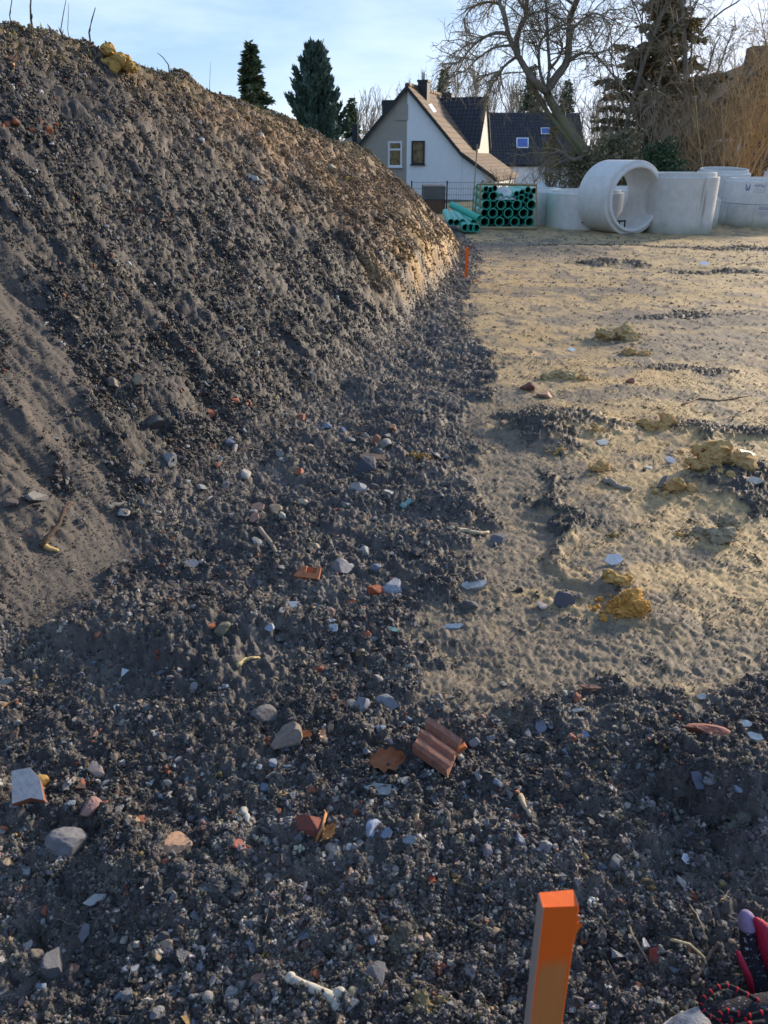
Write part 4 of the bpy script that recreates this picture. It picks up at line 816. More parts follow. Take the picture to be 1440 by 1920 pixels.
# ------------------------------------------------------------------ stones, shards and rubble lying about
def finish(o, col): o.color = (*col, 1); return o
_unit = {}
def unit_rock(kind, seed, sub=3):
    key = (kind, seed % 14, sub)
    if key not in _unit:
        s = seed % 14
        _unit[key] = rock_mesh('stone', 300 + s, sub, .30, False, (1.12, .95, .82), M_STONE, .004, 11) if kind == 'rock' else rock_mesh('pebble', 400 + s, sub, .50, False, (1.05, .9, .75), M_STONE, .004, 5)
    return _unit[key]
_seed = [0]
def stone(px, py, w, col, label, kind='rock', asp=.75, name='stone', group=None, yaw=None, material=None, at=None):
    _seed[0] += 1; s = _seed[0]; g = np.random.default_rng(900 + s); p = at or hit(px, py); r = w * .5 * mpp(p) * 1.05
    me = unit_rock(kind, s, 4 if w >= 40 else 3)
    if material: me = me.copy(); me.materials[0] = material
    o = link(name, me, None, p + Vector((0, 0, r * asp * .16)), (g.normal(0, .25), g.normal(0, .25), yaw if yaw is not None else g.uniform(0, 6.28)))
    o.scale = (r, r, r * asp * 1.25); finish(o, col)
    return tag(o, label, {'brick_fragment': 'brick fragment', 'earth_clod': 'clod', 'coal_lump': 'coal lump'}.get(name, name.replace('_', ' ')), group)
def slab(px, py, w, hpx, col, label, name='slate_piece', th=.010, tilt=.25, yaw=0, material=None, seed=None, verts=6, long=None):
    """thin broken plate lying tilted towards the viewer"""
    _seed[0] += 1; g = np.random.default_rng(seed or 700 + _seed[0]); p = hit(px, py); k = mpp(p); a = w * .5 * k; b = hpx * .5 * k / max(.45, math.sin(math.atan2(CAM_H, p.y) + tilt))
    an = np.sort((np.arange(verts) + g.uniform(-.32, .32, verts)) / verts * 2 * math.pi); rr = g.uniform(.82, 1.12, verts)
    top = [(a * math.cos(q) * c, b * math.sin(q) * c, th / 2 + g.normal(0, th * .06)) for q, c in zip(an, rr)]; mid = [(x * 1.03, y * 1.03, 0) for x, y, z in top]; bot = [(x * .97, y * .97, -th / 2) for x, y, z in top]; n = verts
    m = MB(); m.add(top + mid + bot, [tuple(range(n))] + [(i, n + i, n + (i + 1) % n, (i + 1) % n) for i in range(n)] + [(n + i, 2 * n + i, 2 * n + (i + 1) % n, n + (i + 1) % n) for i in range(n)] + [tuple(range(3 * n - 1, 2 * n - 1, -1))])
    m.f = [f[::-1] if i in range(1, 1 + 2 * n) else f for i, f in enumerate(m.f)]
    o = m.build(name, material or M_SLATE, None, p + Vector((0, 0, th * .3 + b * math.sin(tilt) * .55)), (tilt, g.normal(0, .12), yaw))
    finish(o, col); return tag(o, label, name.replace('_', ' '))
def stick(pts, r, col, label, name='stick', lift=.3, cat=None, material=None, sides=7):
    P = [hit(*q) if len(q) == 2 else hit(q[0], q[1]) + Vector((0, 0, q[2])) for q in pts]; k = mpp(P[0]); n = len(P); o0 = P[0].copy()
    Q = []
    for i in range(n - 1):
        for t in (0, .33, .66): Q.append(P[i].lerp(P[i + 1], t) + Vector((random.uniform(-1, 1), random.uniform(-1, 1), random.uniform(-1, 1))) * r * .3 * k)
    Q.append(P[-1]); m_ = len(Q)
    rad = [r * k * (1 - .5 * i / (m_ - 1)) * random.uniform(.88, 1.12) for i in range(m_)]
    o = MB().tube([q - o0 + Vector((0, 0, r * k * lift)) for q in Q], rad, sides).build(name, material or M_WOODB, None, o0)
    finish(o, col); return tag(o, label, cat or name.replace('_', ' '))
def clod(px, py, w, h, col, label, seed, n=7, crumbs=34):
    g = np.random.default_rng(seed); p = hit(px, py); k = mpp(p); W = w * .5 * k; Hh = h * k * 1.25; m = MB()
    for i in range(n + crumbs):
        small = i >= n
        if small: r = W * g.uniform(.04, .13); a_ = g.uniform(0, 6.28); ra = W * g.uniform(.5, 1.35) ** 1.2; q = np.array([math.cos(a_) * ra, math.sin(a_) * ra * .8, 0]); lift = r * .2
        else: r = W * g.uniform(.20, .42) * (1.15 if i == 0 else 1); q = np.array([g.uniform(-1, 1) * (W - r), g.uniform(-.7, .7) * (W - r) * .8, 0]); lift = r * .2 + (g.uniform(0, .5) * Hh if i > 3 else 0) * (1 - np.linalg.norm(q) / W)
        rm = rock_mesh('lump', seed * 31 + i, 2 if small else 4 if w > 95 and i < 5 else 3, .6, False, (1, .9, .8), None, .0)
        P = np.array([v.co[:] for v in rm.vertices]); nz = fbm(P[:, 0] * 2.2 + i * 7.3, P[:, 1] * 2.2 + P[:, 2] * 3.1, seed, 4, .6); P = P * (1 + .34 * nz - .12 * np.abs(fbm(P[:, 0] * 4 + 3, P[:, 2] * 4 + P[:, 1] * 2 + i, seed + 9, 2)) + g.normal(0, .03 if small else .02, len(P)))[:, None]
        P[:, 2] *= min(1.0, Hh / (r * 1.5)); P = P * r + q + np.array([0, 0, lift]); Mz = Matrix.Rotation(g.uniform(0, 6.28), 3, 'Z')
        m.add(P, [tuple(f.vertices) for f in rm.polygons], False); bpy.data.meshes.remove(rm)
    o = m.build('earth_clod', M_CLOD, None, p - Vector((0, 0, Hh * .08))); finish(o, col); return tag(o, label, 'clod')
GREY = (.22, .22, .23); PALE = (.42, .41, .39); DARK = (.085, .085, .095); BLUE = (.20, .24, .31); RED = (.30, .085, .05); ORANGE = (.42, .13, .055); PINK = (.40, .22, .17); OCH = (.50, .32, .11); SANDC = (.54, .345, .145); WHITE = (.62, .61, .60); CREAM = (.52, .44, .31)
# -- clods
clod(1340, 862, 125, 62, SANDC, 'large heap of yellow sand clods among dark gravel by the blue chip', 1, 9)
clod(1352, 1008, 105, 78, (.36, .30, .20), 'grey brown lump of stuck clods on the pale sand', 2, 9)
clod(1282, 1002, 34, 30, OCH, 'small ochre clod touching the grey brown lump', 3, 4)
clod(1155, 1090, 62, 46, OCH, 'ochre sand clod right behind the white curved shard', 4, 7)
clod(1172, 1140, 100, 46, (.56, .29, .075), 'crumbled orange ochre sand spread in front of the white curved shard', 5, 10)
clod(1153, 1007, 38, 18, (.27, .19, .08), 'little dark ochre clod alone on the sand', 6, 4)
clod(1048, 706, 70, 40, (.48, .35, .18), 'brown sand clod beside the dark brick cube', 7, 5); clod(1092, 712, 46, 30, SANDC, 'smaller sand clod leaning on the brown sand clod', 8, 4)
clod(1152, 634, 98, 34, (.52, .38, .19), 'wide low sand clod out on the level sand', 9, 8); clod(1188, 664, 60, 18, SANDC, 'flat crumbled sand clod in front of the wide low one', 10, 5)
clod(1235, 800, 90, 30, SANDC, 'flattened row of sand clods in the wheel track', 11, 9); clod(1110, 806, 50, 30, SANDC, 'sand clods at the edge of the black gravel heap', 12, 6); clod(1045, 846, 32, 20, OCH, 'round ochre clod on the black gravel heap', 13, 3)
clod(1275, 915, 80, 26, SANDC, 'loose sand clods around the bone-shaped stone', 14, 7); clod(1115, 880, 60, 16, SANDC, 'sand crust at the side of the wheel track', 15, 6)
clod(215, 122, 84, 66, (.46, .29, .09), 'bright ochre clod on the mound crest', 16, 9, 0)
clod(592, 250, 18, 20, (.34, .22, .10), 'tan earth block on the far mound crest', 17, 3); clod(543, 214, 12, 12, (.30, .2, .1), 'small tan block on the mound crest below the broad conifer', 18, 3)
clod(785, 855, 44, 22, (.30, .17, .05), 'rusty brown clod in the black rubble by the dark basalt stone', 19, 4)
clod(632, 1490, 60, 46, (.085, .083, .082), 'big black crumbly clod between brick lump and leaf', 20, 6); clod(1400, 1540, 90, 70, (.12, .115, .10), 'grey crumbly clod mound at the edge of the black hollow', 21, 8)
clod(420, 1655, 90, 50, (.10, .098, .092), 'black crumbly clod below the salmon rock', 22, 8); clod(760, 1770, 80, 50, (.13, .12, .095), 'grey brown clod near the grey split stone', 23, 8); clod(800, 1890, 90, 56, (.20, .165, .09), 'sandy brown clod at the bone end', 24, 8)
# -- notable stones
S = stone
S(318, 870, 38, GREY, 'rounded grey lump at the foot of the smooth dry slope'); S(262, 868, 18, CREAM, 'cream flat stone beside the rounded grey lump', asp=.4); S(688, 878, 50, (.075, .08, .10), 'large dark blue-grey basalt stone under a salmon tile shard'); S(679, 920, 34, PALE, 'pale grey angular stone below the dark basalt stone'); S(730, 927, 32, PALE, 'pale flat stone next to the pale grey angular one', asp=.5)
S(643, 1068, 38, (.30, .29, .30), 'rough light grey concrete lump near the notched tile', 'pebble'); S(685, 1037, 30, PALE, 'whitish rough stone behind the light grey concrete lump'); S(620, 1150, 29, (.25, .16, .14), 'reddish brown stone above the white sliver'); S(740, 1107, 46, (.36, .38, .42), 'bluish white stone with dark spot beside the red-orange brick')
S(415, 1183, 34, (.19, .17, .12), 'olive grey stone leaning on an orange chip'); S(595, 1030, 24, (.42, .33, .24), 'tan pointed stone in the middle of the rubble'); S(883, 1137, 34, (.14, .135, .13), 'dull dark stone pressed into the mud edge', 'pebble'); S(935, 1014, 36, (.17, .17, .19), 'wedge of dark grey stone at the end of the cream driftwood')
S(1053, 1135, 32, (.12, .12, .15), 'dark violet round stone on the sand mud', 'pebble', .9); S(1018, 1137, 28, (.33, .30, .32), 'pale violet flat stone beside the dark violet round stone', asp=.3); S(972, 1107, 24, (.03, .03, .03), 'black coal lump alone on the pale mud', 'pebble', .5, name='coal_lump')
S(1247, 910, 26, (.24, .21, .19), 'bone-shaped grey stone with rusty end among sand clods', 'pebble', 1.2); S(620, 1600, 40, (.29, .26, .24), 'two-toned grey and tan pebble below the brick lump', 'pebble'); S(700, 1553, 34, (.38, .43, .55), 'knobbly pale blue slag lump', 'pebble', .8)
S(540, 1388, 62, (.27, .225, .19), 'large tan grey rock with rough face beside the orange tip', asp=.8); S(680, 1327, 40, (.23, .25, .29), 'slate blue rock between two grey rocks', asp=.9); S(657, 1325, 30, (.25, .25, .23), 'grey rough rock touching the slate blue rock'); S(724, 1322, 36, (.22, .24, .27), 'bluish speckled rock at the end of the rock row', 'pebble', .7); S(493, 1348, 52, (.15, .145, .145), 'dark rough rock behind the large tan grey rock')
S(168, 1524, 46, (.34, .20, .17), 'mottled red and pink stone near the grey slab tile', 'pebble', .9); S(127, 1588, 78, (.20, .20, .215), 'big layered grey rock casting a dark hollow', asp=.85); S(78, 1467, 26, (.45, .27, .07), 'mustard yellow stone beside the grey slab tile', 'pebble', 1.1); S(330, 1590, 66, (.47, .29, .19), 'large salmon pink sandstone rock', asp=.6, yaw=.9)
S(100, 1818, 54, (.15, .155, .17), 'dark grey stone with a deep hole beside it', asp=.9); S(136, 1816, 20, (.40, .20, .14), 'small pink stone beside the dark grey one', 'pebble'); S(702, 1828, 54, (.17, .17, .18), 'split dark grey stone above the bone end', asp=.7); S(1157, 1622, 36, (.15, .155, .165), 'smooth dark stone behind the near orange stake', 'pebble', .8, yaw=.5)
S(1023, 1590, 28, (.30, .31, .31), 'light grey wedge stone behind the near orange stake', asp=1.1); S(988, 730, 26, (.19, .085, .06), 'dark brown brick cube on the sand', 'rock', .85, 'brick_fragment'); S(1020, 744, 34, (.42, .25, .15), 'salmon brick lump beside the dark brown brick cube', 'pebble', .7, 'brick_fragment'); S(1184, 717, 22, (.35, .15, .09), 'lone reddish brick lump on the level sand', 'rock', .8, 'brick_fragment')
S(945, 797, 18, (.22, .13, .10), 'small brown pebble between gravel heap and mound', 'pebble'); S(700, 1108, 32, (.36, .09, .04), 'red-orange brick chunk beside the bluish white stone', 'rock', .6, 'brick_fragment'); S(583, 1553, 56, (.25, .075, .055), 'dark red brick lump with a brown leaf on it', 'rock', .95, 'brick_fragment'); S(1325, 1373, 84, (.27, .10, .075), 'long flat red brick slab bedded in dark soil', 'pebble', .35, 'brick_fragment', yaw=0)
S(1080, 1308, 24, (.42, .14, .07), 'small orange-red brick chip on the grey mud', 'rock', .5, 'brick_fragment'); S(440, 754, 20, RED, 'bright red chip on the dark lower slope', 'rock', .6, 'brick_fragment'); S(447, 1586, 26, (.38, .13, .09), 'rounded red-pink brick pebble', 'pebble', .7, 'brick_fragment'); S(808, 1650, 20, (.40, .08, .04), 'vivid red chip beside a grey chip', 'rock', .9, 'brick_fragment'); S(395, 1176, 22, ORANGE, 'orange chip against the olive grey stone', 'rock', .6, 'brick_fragment'); S(1, 1557, 20, ORANGE, 'orange chip at the side of the hollow by the big layered rock', 'rock', .8, 'brick_fragment')
S(735, 803, 24, (.46, .25, .15), 'salmon brick chip on the gravel of the mound foot', 'rock', .6, 'brick_fragment'); S(704, 830, 22, (.33, .15, .09), 'brown pointed brick chip near the salmon chip', 'rock', 1, 'brick_fragment')
for (x, y, w) in ((75, 232, 18), (90, 245, 20), (105, 240, 16), (15, 236, 16), (28, 232, 18), (3, 240, 14), (60, 246, 14)): S(x, y, w, (.42, .13, .05), 'orange brick chip in the cluster high on the mound', 'rock', .8, 'brick_fragment', 'orange brick cluster on the mound')
S(345, 333, 15, (.42, .26, .2), 'pink chip alone on the dark mound face', 'rock', .7, 'brick_fragment'); S(75, 176, 13, WHITE, 'white stone near the top of the mound face', 'pebble'); S(472, 335, 20, (.68, .68, .67), 'white oval stone on the mound face', 'pebble', .6); S(490, 344, 15, PALE, 'grey stone just below the white oval stone', 'pebble'); S(516, 338, 12, PALE, 'small pale stone beside the white oval stone', 'pebble')
S(378, 266, 14, (.5, .52, .55), 'pale bluish stone on the upper mound face', 'pebble'); S(487, 257, 16, CREAM, 'cream stone on the brown upper mound', 'pebble'); S(242, 498, 16, (.6, .58, .52), 'yellowish white chip on the middle of the mound face'); S(98, 272, 14, WHITE, 'white flat chip below the orange brick cluster', asp=.4); S(622, 318, 14, CREAM, 'tan stone in the sunlit brown mound', 'pebble', 1.2); S(650, 338, 12, OCH, 'ochre stone in the sunlit brown mound', 'pebble')
S(65, 935, 46, (.20, .20, .195), 'flat grey rock sticking out of the smooth dry slope', asp=.6); S(20, 945, 34, (.16, .13, .12), 'dark rock with a red spot beside the flat grey rock'); S(212, 717, 30, (.24, .205, .17), 'tan flat stone on the lower slope', asp=.6); S(258, 720, 30, (.30, .24, .15), 'ochre pyramid stone on the lower slope', asp=.9); S(288, 795, 40, (.12, .118, .112), 'dark clod stone on the lower slope', 'pebble')
S(505, 1180, 22, (.33, .38, .47), 'pale blue glassy stone in the rubble', asp=.6); S(360, 1056, 30, (.27, .29, .34), 'grey-blue slate stone by the dry slope foot', asp=.6);
S(605, 1388, 20, (.62, .50, .34), 'cream bone chip beside the orange tip', 'pebble', .8); S(14, 1282, 26, (.27, .28, .27), 'pale grey round stone at the left of the pale shard', 'pebble'); S(180, 1445, 36, (.40, .31, .27), 'pinkish white crumbly stone'); S(783, 1642, 22, (.24, .27, .29), 'blue-grey chip beside the vivid red chip', asp=.5); S(662, 1865, 26, (.42, .35, .22), 'yellowish wood knot beside the bone', 'pebble', 1.2); S(915, 1600, 24, (.30, .24, .26), 'pinkish grey shell-like stone', asp=1.0); S(1212, 1655, 22, (.32, .22, .10), 'ochre pebble by the dead straw', 'pebble'); S(1352, 1660, 22, (.33, .23, .10), 'ochre pebble above the shoe', 'pebble')
S(568, 944, 22, (.44, .37, .27), 'cream angular stone in the rubble centre'); S(530, 970, 20, (.42, .41, .37), 'whitish long stone below the cream angular stone', asp=.9)
# -- plates and shards
slab(549, 1138, 34, 16, (.62, .61, .58), 'white flat plate in the rubble centre', 'stone_plate', .010, .35); slab(890, 1100, 52, 20, (.38, .38, .38), 'pale grey slab bedded at the mud edge', 'stone_plate', .014, .15); slab(850, 1178, 38, 12, (.26, .33, .38), 'blue-grey slate oval on dark mud', 'slate_piece', .010, .2); slab(1013, 1367, 22, 32, (.15, .17, .22), 'dark slate plate standing at the soil edge', 'slate_piece', .006, .7); slab(1096, 1380, 18, 14, (.16, .2, .3), 'small blue slate chip', 'slate_piece', .005, .4)
slab(1306, 1475, 24, 42, (.09, .11, .16), 'large dark blue slate standing in the black soil', 'slate_piece', .006, .9, .2); slab(1288, 1614, 20, 20, (.62, .68, .76), 'white-blue glazed chip near the dark stone', 'glazed_chip', .006, .6); slab(768, 1580, 30, 20, (.22, .25, .27), 'grey slate chip right of the pale blue slag lump', 'slate_piece', .007, .5, -.4); slab(722, 1569, 26, 24, (.17, .21, .28), 'blue slate half buried under the pale blue slag lump', 'slate_piece', .007, .5); slab(235, 1267, 18, 26, (.50, .56, .57), 'pale greenish triangular shard', 'glazed_chip', .005, .9, 0, None, 5, 3)
slab(180, 1690, 52, 20, (.33, .34, .33), 'long grey slate sliver', 'slate_piece', .007, .5, .5, None, None, 5); slab(160, 1757, 20, 44, (.16, .16, .19), 'dark slate sliver standing on edge', 'slate_piece', .006, .9, -.4, None, None, 5); slab(715, 1484, 72, 22, (.25, .27, .27), 'long blue-grey slate slab below the brown leaf', 'slate_piece', .012, .25);
slab(1225, 1797, 24, 36, (.25, .055, .04), 'dark red tile sliver behind the lace loop', 'tile_fragment', .007, .6, -.35, M_CLAY, None, 5);
slab(736, 1182, 34, 8, (.20, .36, .33), 'greenish glass sliver at the dark mud edge', 'glass_shard', .004, .2, -.35); slab(622, 1166, 20, 5, (.66, .66, .64), 'thin white china sliver below the reddish brown stone', 'china_sliver', .004, .3, .2); slab(625, 1182, 18, 20, (.36, .40, .46), 'pale blue shard beside the thin white sliver', 'glass_shard', .005, .6)
slab(1150, 1054, 40, 22, (.70, .71, .72), 'white curved shard stuck in the sand behind ochre clods', 'china_shard', .005, .8, .15); slab(1072, 657, 16, 8, (.70, .72, .74), 'small white paper scrap on the level sand', 'litter_scrap', .004, .3); slab(1320, 497, 20, 9, (.72, .75, .80), 'white litter sheet far out on the sand', 'litter_scrap', .01, .4); slab(1130, 832, 28, 12, (.60, .57, .50), 'whitish crumpled scrap by the gravel heap', 'litter_scrap', .008, .3); slab(1256, 866, 20, 13, (.32, .38, .50), 'blue stone chip among the sand clods', 'slate_piece', .008, .4); slab(1217, 878, 14, 6, (.64, .64, .60), 'white chip between sand clods', 'china_sliver', .005, .3)
slab(1084, 1334, 26, 8, (.55, .52, .42), 'cream sliver on the mud near the soil edge', 'china_sliver', .005, .3); slab(1316, 1309, 20, 13, (.60, .57, .52), 'white chip on the ochre mud', 'china_sliver', .006, .5); slab(1398, 1362, 28, 16, (.50, .52, .54), 'pale stone plate beside the long red brick slab', 'stone_plate', .008, .4); slab(1415, 1385, 34, 16, (.52, .52, .50), 'second pale plate beyond the red brick slab', 'stone_plate', .008, .4, -.4); slab(1415, 905, 34, 14, (.55, .48, .38), 'cream plate in the dark gravel beside the sand heap', 'stone_plate', .01, .4, -.5); slab(1400, 852, 36, 10, (.45, .41, .34), 'pale lath piece beyond the sand heap', 'wood_chip', .01, .2)

slab(657, 1133, 26, 10, (.48, .15, .05), 'bright orange tile chip beside the reddish brown stone', 'tile_fragment', .008, .4, 0, M_CLAY); slab(700, 861, 56, 14, (.48, .27, .16), 'curved salmon tile shard on the dark basalt stone', 'tile_fragment', .016, .4, -.1, M_CLAY); slab(485, 954, 28, 17, (.46, .26, .19), 'pink tile shard above the wooden lath', 'tile_fragment', .010, .5, .2, M_CLAY); slab(478, 978, 20, 22, (.38, .22, .17), 'pink tile shard touching the end of the wooden lath', 'tile_fragment', .012, .7, -.4, M_CLAY); slab(1107, 1290, 40, 8, (.42, .22, .14), 'long thin salmon tile strip on the mud', 'tile_fragment', .007, .2, -.12, M_CLAY); slab(572, 1381, 26, 16, (.50, .16, .06), 'orange tile tip stuck to the large tan grey rock', 'tile_fragment', .010, .6, .3, M_CLAY)
# grey slab tile with red broken edges
def slab_tile():
    p = hit(58, 1492); k = mpp(p); poly = [(-38, 26), (-6, 32), (18, 12), (34, -22), (8, -18), (-22, -28)]; t = thing('tile_fragment', 'grey topped tile slab with red broken edges', 'tile fragment', p + Vector((0, 0, .028)), (R(28), R(6), .1)); P = [(x * k, y * k * 1.15) for x, y in poly]; n = len(P)
    o = MB().add([(x, y, 0) for x, y in P] + [(x, y, -.022) for x, y in P], [tuple(range(n - 1, -1, -1))[::-1] if False else tuple(range(n))[::-1], tuple(range(2 * n - 1, n - 1, -1))[::-1]] + [(i, (i + 1) % n, (i + 1) % n + n, i + n) for i in range(n)]).build('clay_body', M_CLAY, t); finish(o, (.33, .10, .05))
    o = MB().add([(x * .97, y * .97, .003) for x, y in P] + [(x * .985, y * .985, .0005) for x, y in P], [tuple(range(n))[::-1]] + [(i, (i + 1) % n, (i + 1) % n + n, i + n) for i in range(n)]).build('grey_glaze', M_SLATE, t); finish(o, (.33, .33, .34))
slab_tile()
# profiled roof tile fragment with two grooves, orange broken end
def grooved_tile():
    p = hit(818, 1420); k = mpp(p); t = thing('tile_fragment', 'grooved reddish clay roof tile fragment with orange broken end', 'tile fragment', p + Vector((0, 0, .030)))
    t.rotation_euler = (Matrix.Rotation(R(6), 3, 'X') @ Matrix.Rotation(R(6), 3, 'Y') @ Matrix.Rotation(R(50), 3, 'Z')).to_euler()
    u = k * .86; prof = [(-36, 6), (-30, 15), (-20, 16), (-13, 6), (-5, 5), (1, 15), (9, 16), (15, 4), (23, 3), (29, 20), (42, 24), (46, 18), (46, -16), (-36, -14)]; prof = [(a * u, b * u) for a, b in prof[::-1]]
    g = np.random.default_rng(5); n = len(prof); V = []; L = 92 * u; st = 7
    for j in range(st):
        f = j / (st - 1); V += [(a + g.normal(0, .4) * u * (1 if j in (0, st - 1) else .3), -L / 2 + L * f + (a * .25 + g.normal(0, 2.5 * u) if j in (0, st - 1) else 0), b + g.normal(0, .35) * u) for a, b in prof]
    Fs = [(j * n + i, j * n + (i + 1) % n, (j + 1) * n + (i + 1) % n, (j + 1) * n + i) for j in range(st - 1) for i in range(n)] + [tuple(range(n))[::-1], tuple((st - 1) * n + i for i in range(n))]
    V = [(-y, x, z) for x, y, z in V] if False else V
    o = MB().add(V, [f[::-1] for f in Fs]).build('clay_body', M_CLAY, t); finish(o, (.30, .145, .10))
    r = rock_mesh('broken_end', 77, 2, .3, 2, (1, .8, .6), M_CLAY); e = link('broken_end', r, t, (34 * u, -44 * u, 6 * u)); e.scale = (22 * u, 22 * u, 20 * u); finish(e, (.50, .15, .05))
grooved_tile()
# orange tile with a rectangular notch
def notched_tile():
    p = hit(577, 1085); k = mpp(p); t = thing('tile_fragment', 'orange tile fragment with a square notch', 'tile fragment', p + Vector((0, 0, .02)), (R(35), 0, R(-8))); poly = [(-24, -8), (24, -10), (25, 10), (18, 10), (18, -1), (-2, -1), (-2, 10), (-10, 9)]
    P = [(x * k, y * k * 1.3) for x, y in poly]; n = len(P); h = 9 * k
    o = MB().add([(x, y, 0) for x, y in P] + [(x, y, h) for x, y in P], [tuple(range(n))[::-1], tuple(range(n, 2 * n))] + [(i, (i + 1) % n, (i + 1) % n + n, i + n) for i in range(n)]).build('clay_body', M_CLAY, t); finish(o, (.46, .17, .08))
    o = MB().box(-2 * k, 18 * k, -2 * k, 13 * k, -h * .2, h * .25).build('notch_floor', M_CLAY, t); finish(o, (.36, .10, .04))
notched_tile()
# -- wood, bone, leaves
stick([(486, 992), (505, 1018), (522, 1042), (540, 1064)], 5.5, (.30, .24, .18), 'weathered wooden lath pointing down the slope in the rubble', 'wooden_lath'); stick([(842, 992), (870, 996), (895, 1003), (916, 1000)], 6, (.52, .42, .28), 'cream driftwood stick at the mud edge', 'driftwood_stick'); stick([(1130, 903), (1150, 910), (1168, 916), (1184, 920)], 8, (.30, .25, .20), 'grey driftwood piece lying on the sand', 'driftwood_stick')
stick([(445, 1250), (456, 1240), (470, 1236), (488, 1236)], 5, (.55, .42, .20), 'curved yellow rind in the rubble', 'curved_rind'); stick([(75, 1028), (90, 1022, .02), (115, 1008, .05), (130, 990, .08), (143, 982, .085)], 6, (.13, .085, .06), 'dark root sticking out of the dry slope', 'root'); stick([(78, 1020), (95, 1032), (110, 1036)], 7, (.50, .36, .15), 'yellow wood chip beneath the dark root', 'wood_chip')
stick([(1178, 1735), (1184, 1765, .01), (1200, 1790, .015), (1222, 1820)], 3.2, (.22, .17, .12), 'dark curved twig beside the dark red tile sliver', 'twig'); stick([(1256, 1762), (1290, 1782, .012), (1318, 1805, .012), (1336, 1838)], 3.2, (.52, .43, .25), 'bent pale straw stem by the lace loop', 'straw_stem'); stick([(1302, 1840), (1318, 1815, .01), (1332, 1795, .015), (1345, 1775, .01)], 6, (.17, .13, .10), 'brown root stub crossing the pale straw', 'root'); stick([(1290, 1695), (1304, 1720, .01), (1315, 1750, .01), (1328, 1790)], 2.4, (.30, .26, .2), 'thin grey root hair above the pale straw', 'root')
stick([(1278, 700 + 60), (1310, 748), (1350, 752), (1404, 742)], 2.5, (.30, .19, .10), 'thin reddish stick out on the sand', 'stick'); stick([(940, 1495), (955, 1475, .01), (975, 1470, .015), (990, 1474)], 3, (.22, .17, .13), 'curled root on the black soil', 'root'); stick([(498, 1462), (515, 1448), (535, 1443), (553, 1440)], 3, (.55, .46, .33), 'pale splinter near the black crumbly clod', 'splinter'); stick([(0, 1327), (15, 1322), (35, 1315)], 6, (.24, .16, .10), 'brown wood stub at the rubble edge', 'wood_chip')
stick([(975, 1495), (985, 1515), (995, 1535)], 7, (.42, .34, .24), 'rotten pale wood piece on the black soil', 'wood_chip'); stick([(455, 1520), (462, 1545), (478, 1575)], 9, (.36, .36, .33), 'flaky pale wood piece beside the brick lump', 'wood_chip'); stick([(782, 1530), (784, 1548), (788, 1568)], 4.5, (.50, .41, .27), 'short cream splinter standing in the soil', 'splinter'); stick([(592, 1505 + 75), (604, 1568, .02), (612, 1545, .03), (608, 1540, .035)], 4, (.46, .24, .10), 'curled brown leaf scrap leaning on the brick lump', 'leaf_scrap')
stick([(200, 895 + 62), (215, 948), (238, 945)], 6, (.20, .19, .17), 'grey wood piece on the dry slope', 'wood_chip'); stick([(650, 885), (635, 873)], 6, (.10, .10, .11), 'dark stick piece left of the dark basalt stone', 'stick')
def bone():
    P = [hit(548, 1845), hit(565, 1853), hit(590, 1866), hit(612, 1878), hit(628, 1882)]; k = mpp(P[0]); o0 = P[0].copy(); up = Vector((0, 0, .012)); Q = [p - o0 + up for p in P]
    for i in range(5): Q[i] = Q[0].lerp(Q[4], i / 4)
    m = MB(); m.tube(Q, [9 * k, 8 * k, 10 * k, 11 * k, 12 * k], 10)
    for (c, r) in ((Q[0] + Vector((-4, 2, 2)) * k, 10), (Q[4] + Vector((8, 8, 4)) * k, 14), (Q[4] + Vector((9, -12, 0)) * k, 15)):
        r_ = rock_mesh('end', int(r * 7), 3, .2, False, (1, 1, .9), None, .0); m.add([c + v.co * r * k for v in r_.vertices], [tuple(f.vertices) for f in r_.polygons], True); bpy.data.meshes.remove(r_)
    o = m.build('bone', M_STONE, None, o0); finish(o, (.60, .56, .46)); tag(o, 'white knuckle-ended bone lying in the black soil', 'bone')
bone()
def leaf(px, py, w, col, label, yaw, curl, seed):
    g = np.random.default_rng(seed); p = hit(px, py); k = mpp(p) * w / 2; V = []; Fq = []; n = 11; m = 9
    for i in range(n):
        u = i / (n - 1) * 2 - 1; wd = (1 - u * u) ** .6 * .62 * (1 + .22 * math.sin(i * 2.1))
        for j in range(m):
            v = j / (m - 1) * 2 - 1; x = u; y = v * wd; z = curl * (v * v) * .55 * (1 + .3 * u) + .10 * math.sin(u * 9) * abs(v) + .22 * u * u + g.normal(0, .012); V.append((x * k, y * k, z * k))
    for i in range(n - 1):
        for j in range(m - 1): Fq.append((i * m + j, (i + 1) * m + j, (i + 1) * m + j + 1, i * m + j + 1))
    o = link('dry_leaf', mesh_np('dry_leaf', V, Fq, M_LEAF, True), None, p + Vector((0, 0, .016)), (R(38), R(8), yaw)); finish(o, col); st = MB().tube([(-k, 0, .2 * k), (-k * 1.35, .1 * k, .12 * k)], [.002, .0015], 5).build('stalk', M_LEAF, o); finish(st, col); return tag(o, label, 'leaf')
leaf(720, 1437, 66, (.33, .14, .07), 'curled brown dry leaf beside the grooved roof tile', .3, 1.0, 1); leaf(602, 1392, 26, (.50, .34, .22), 'small pale dry leaf near the large tan grey rock', 1.6, .8, 2); leaf(20, 118, 22, (.42, .22, .13), 'dry brown leaf near the top of the mound', .5, .6, 3); leaf(25, 132, 22, (.38, .21, .12), 'second dry leaf just below on the mound top', -.7, .6, 4); leaf(610, 1575, 34, (.46, .26, .11), 'folded tan leaf on the dark red brick lump', 1.2, 1.4, 5)
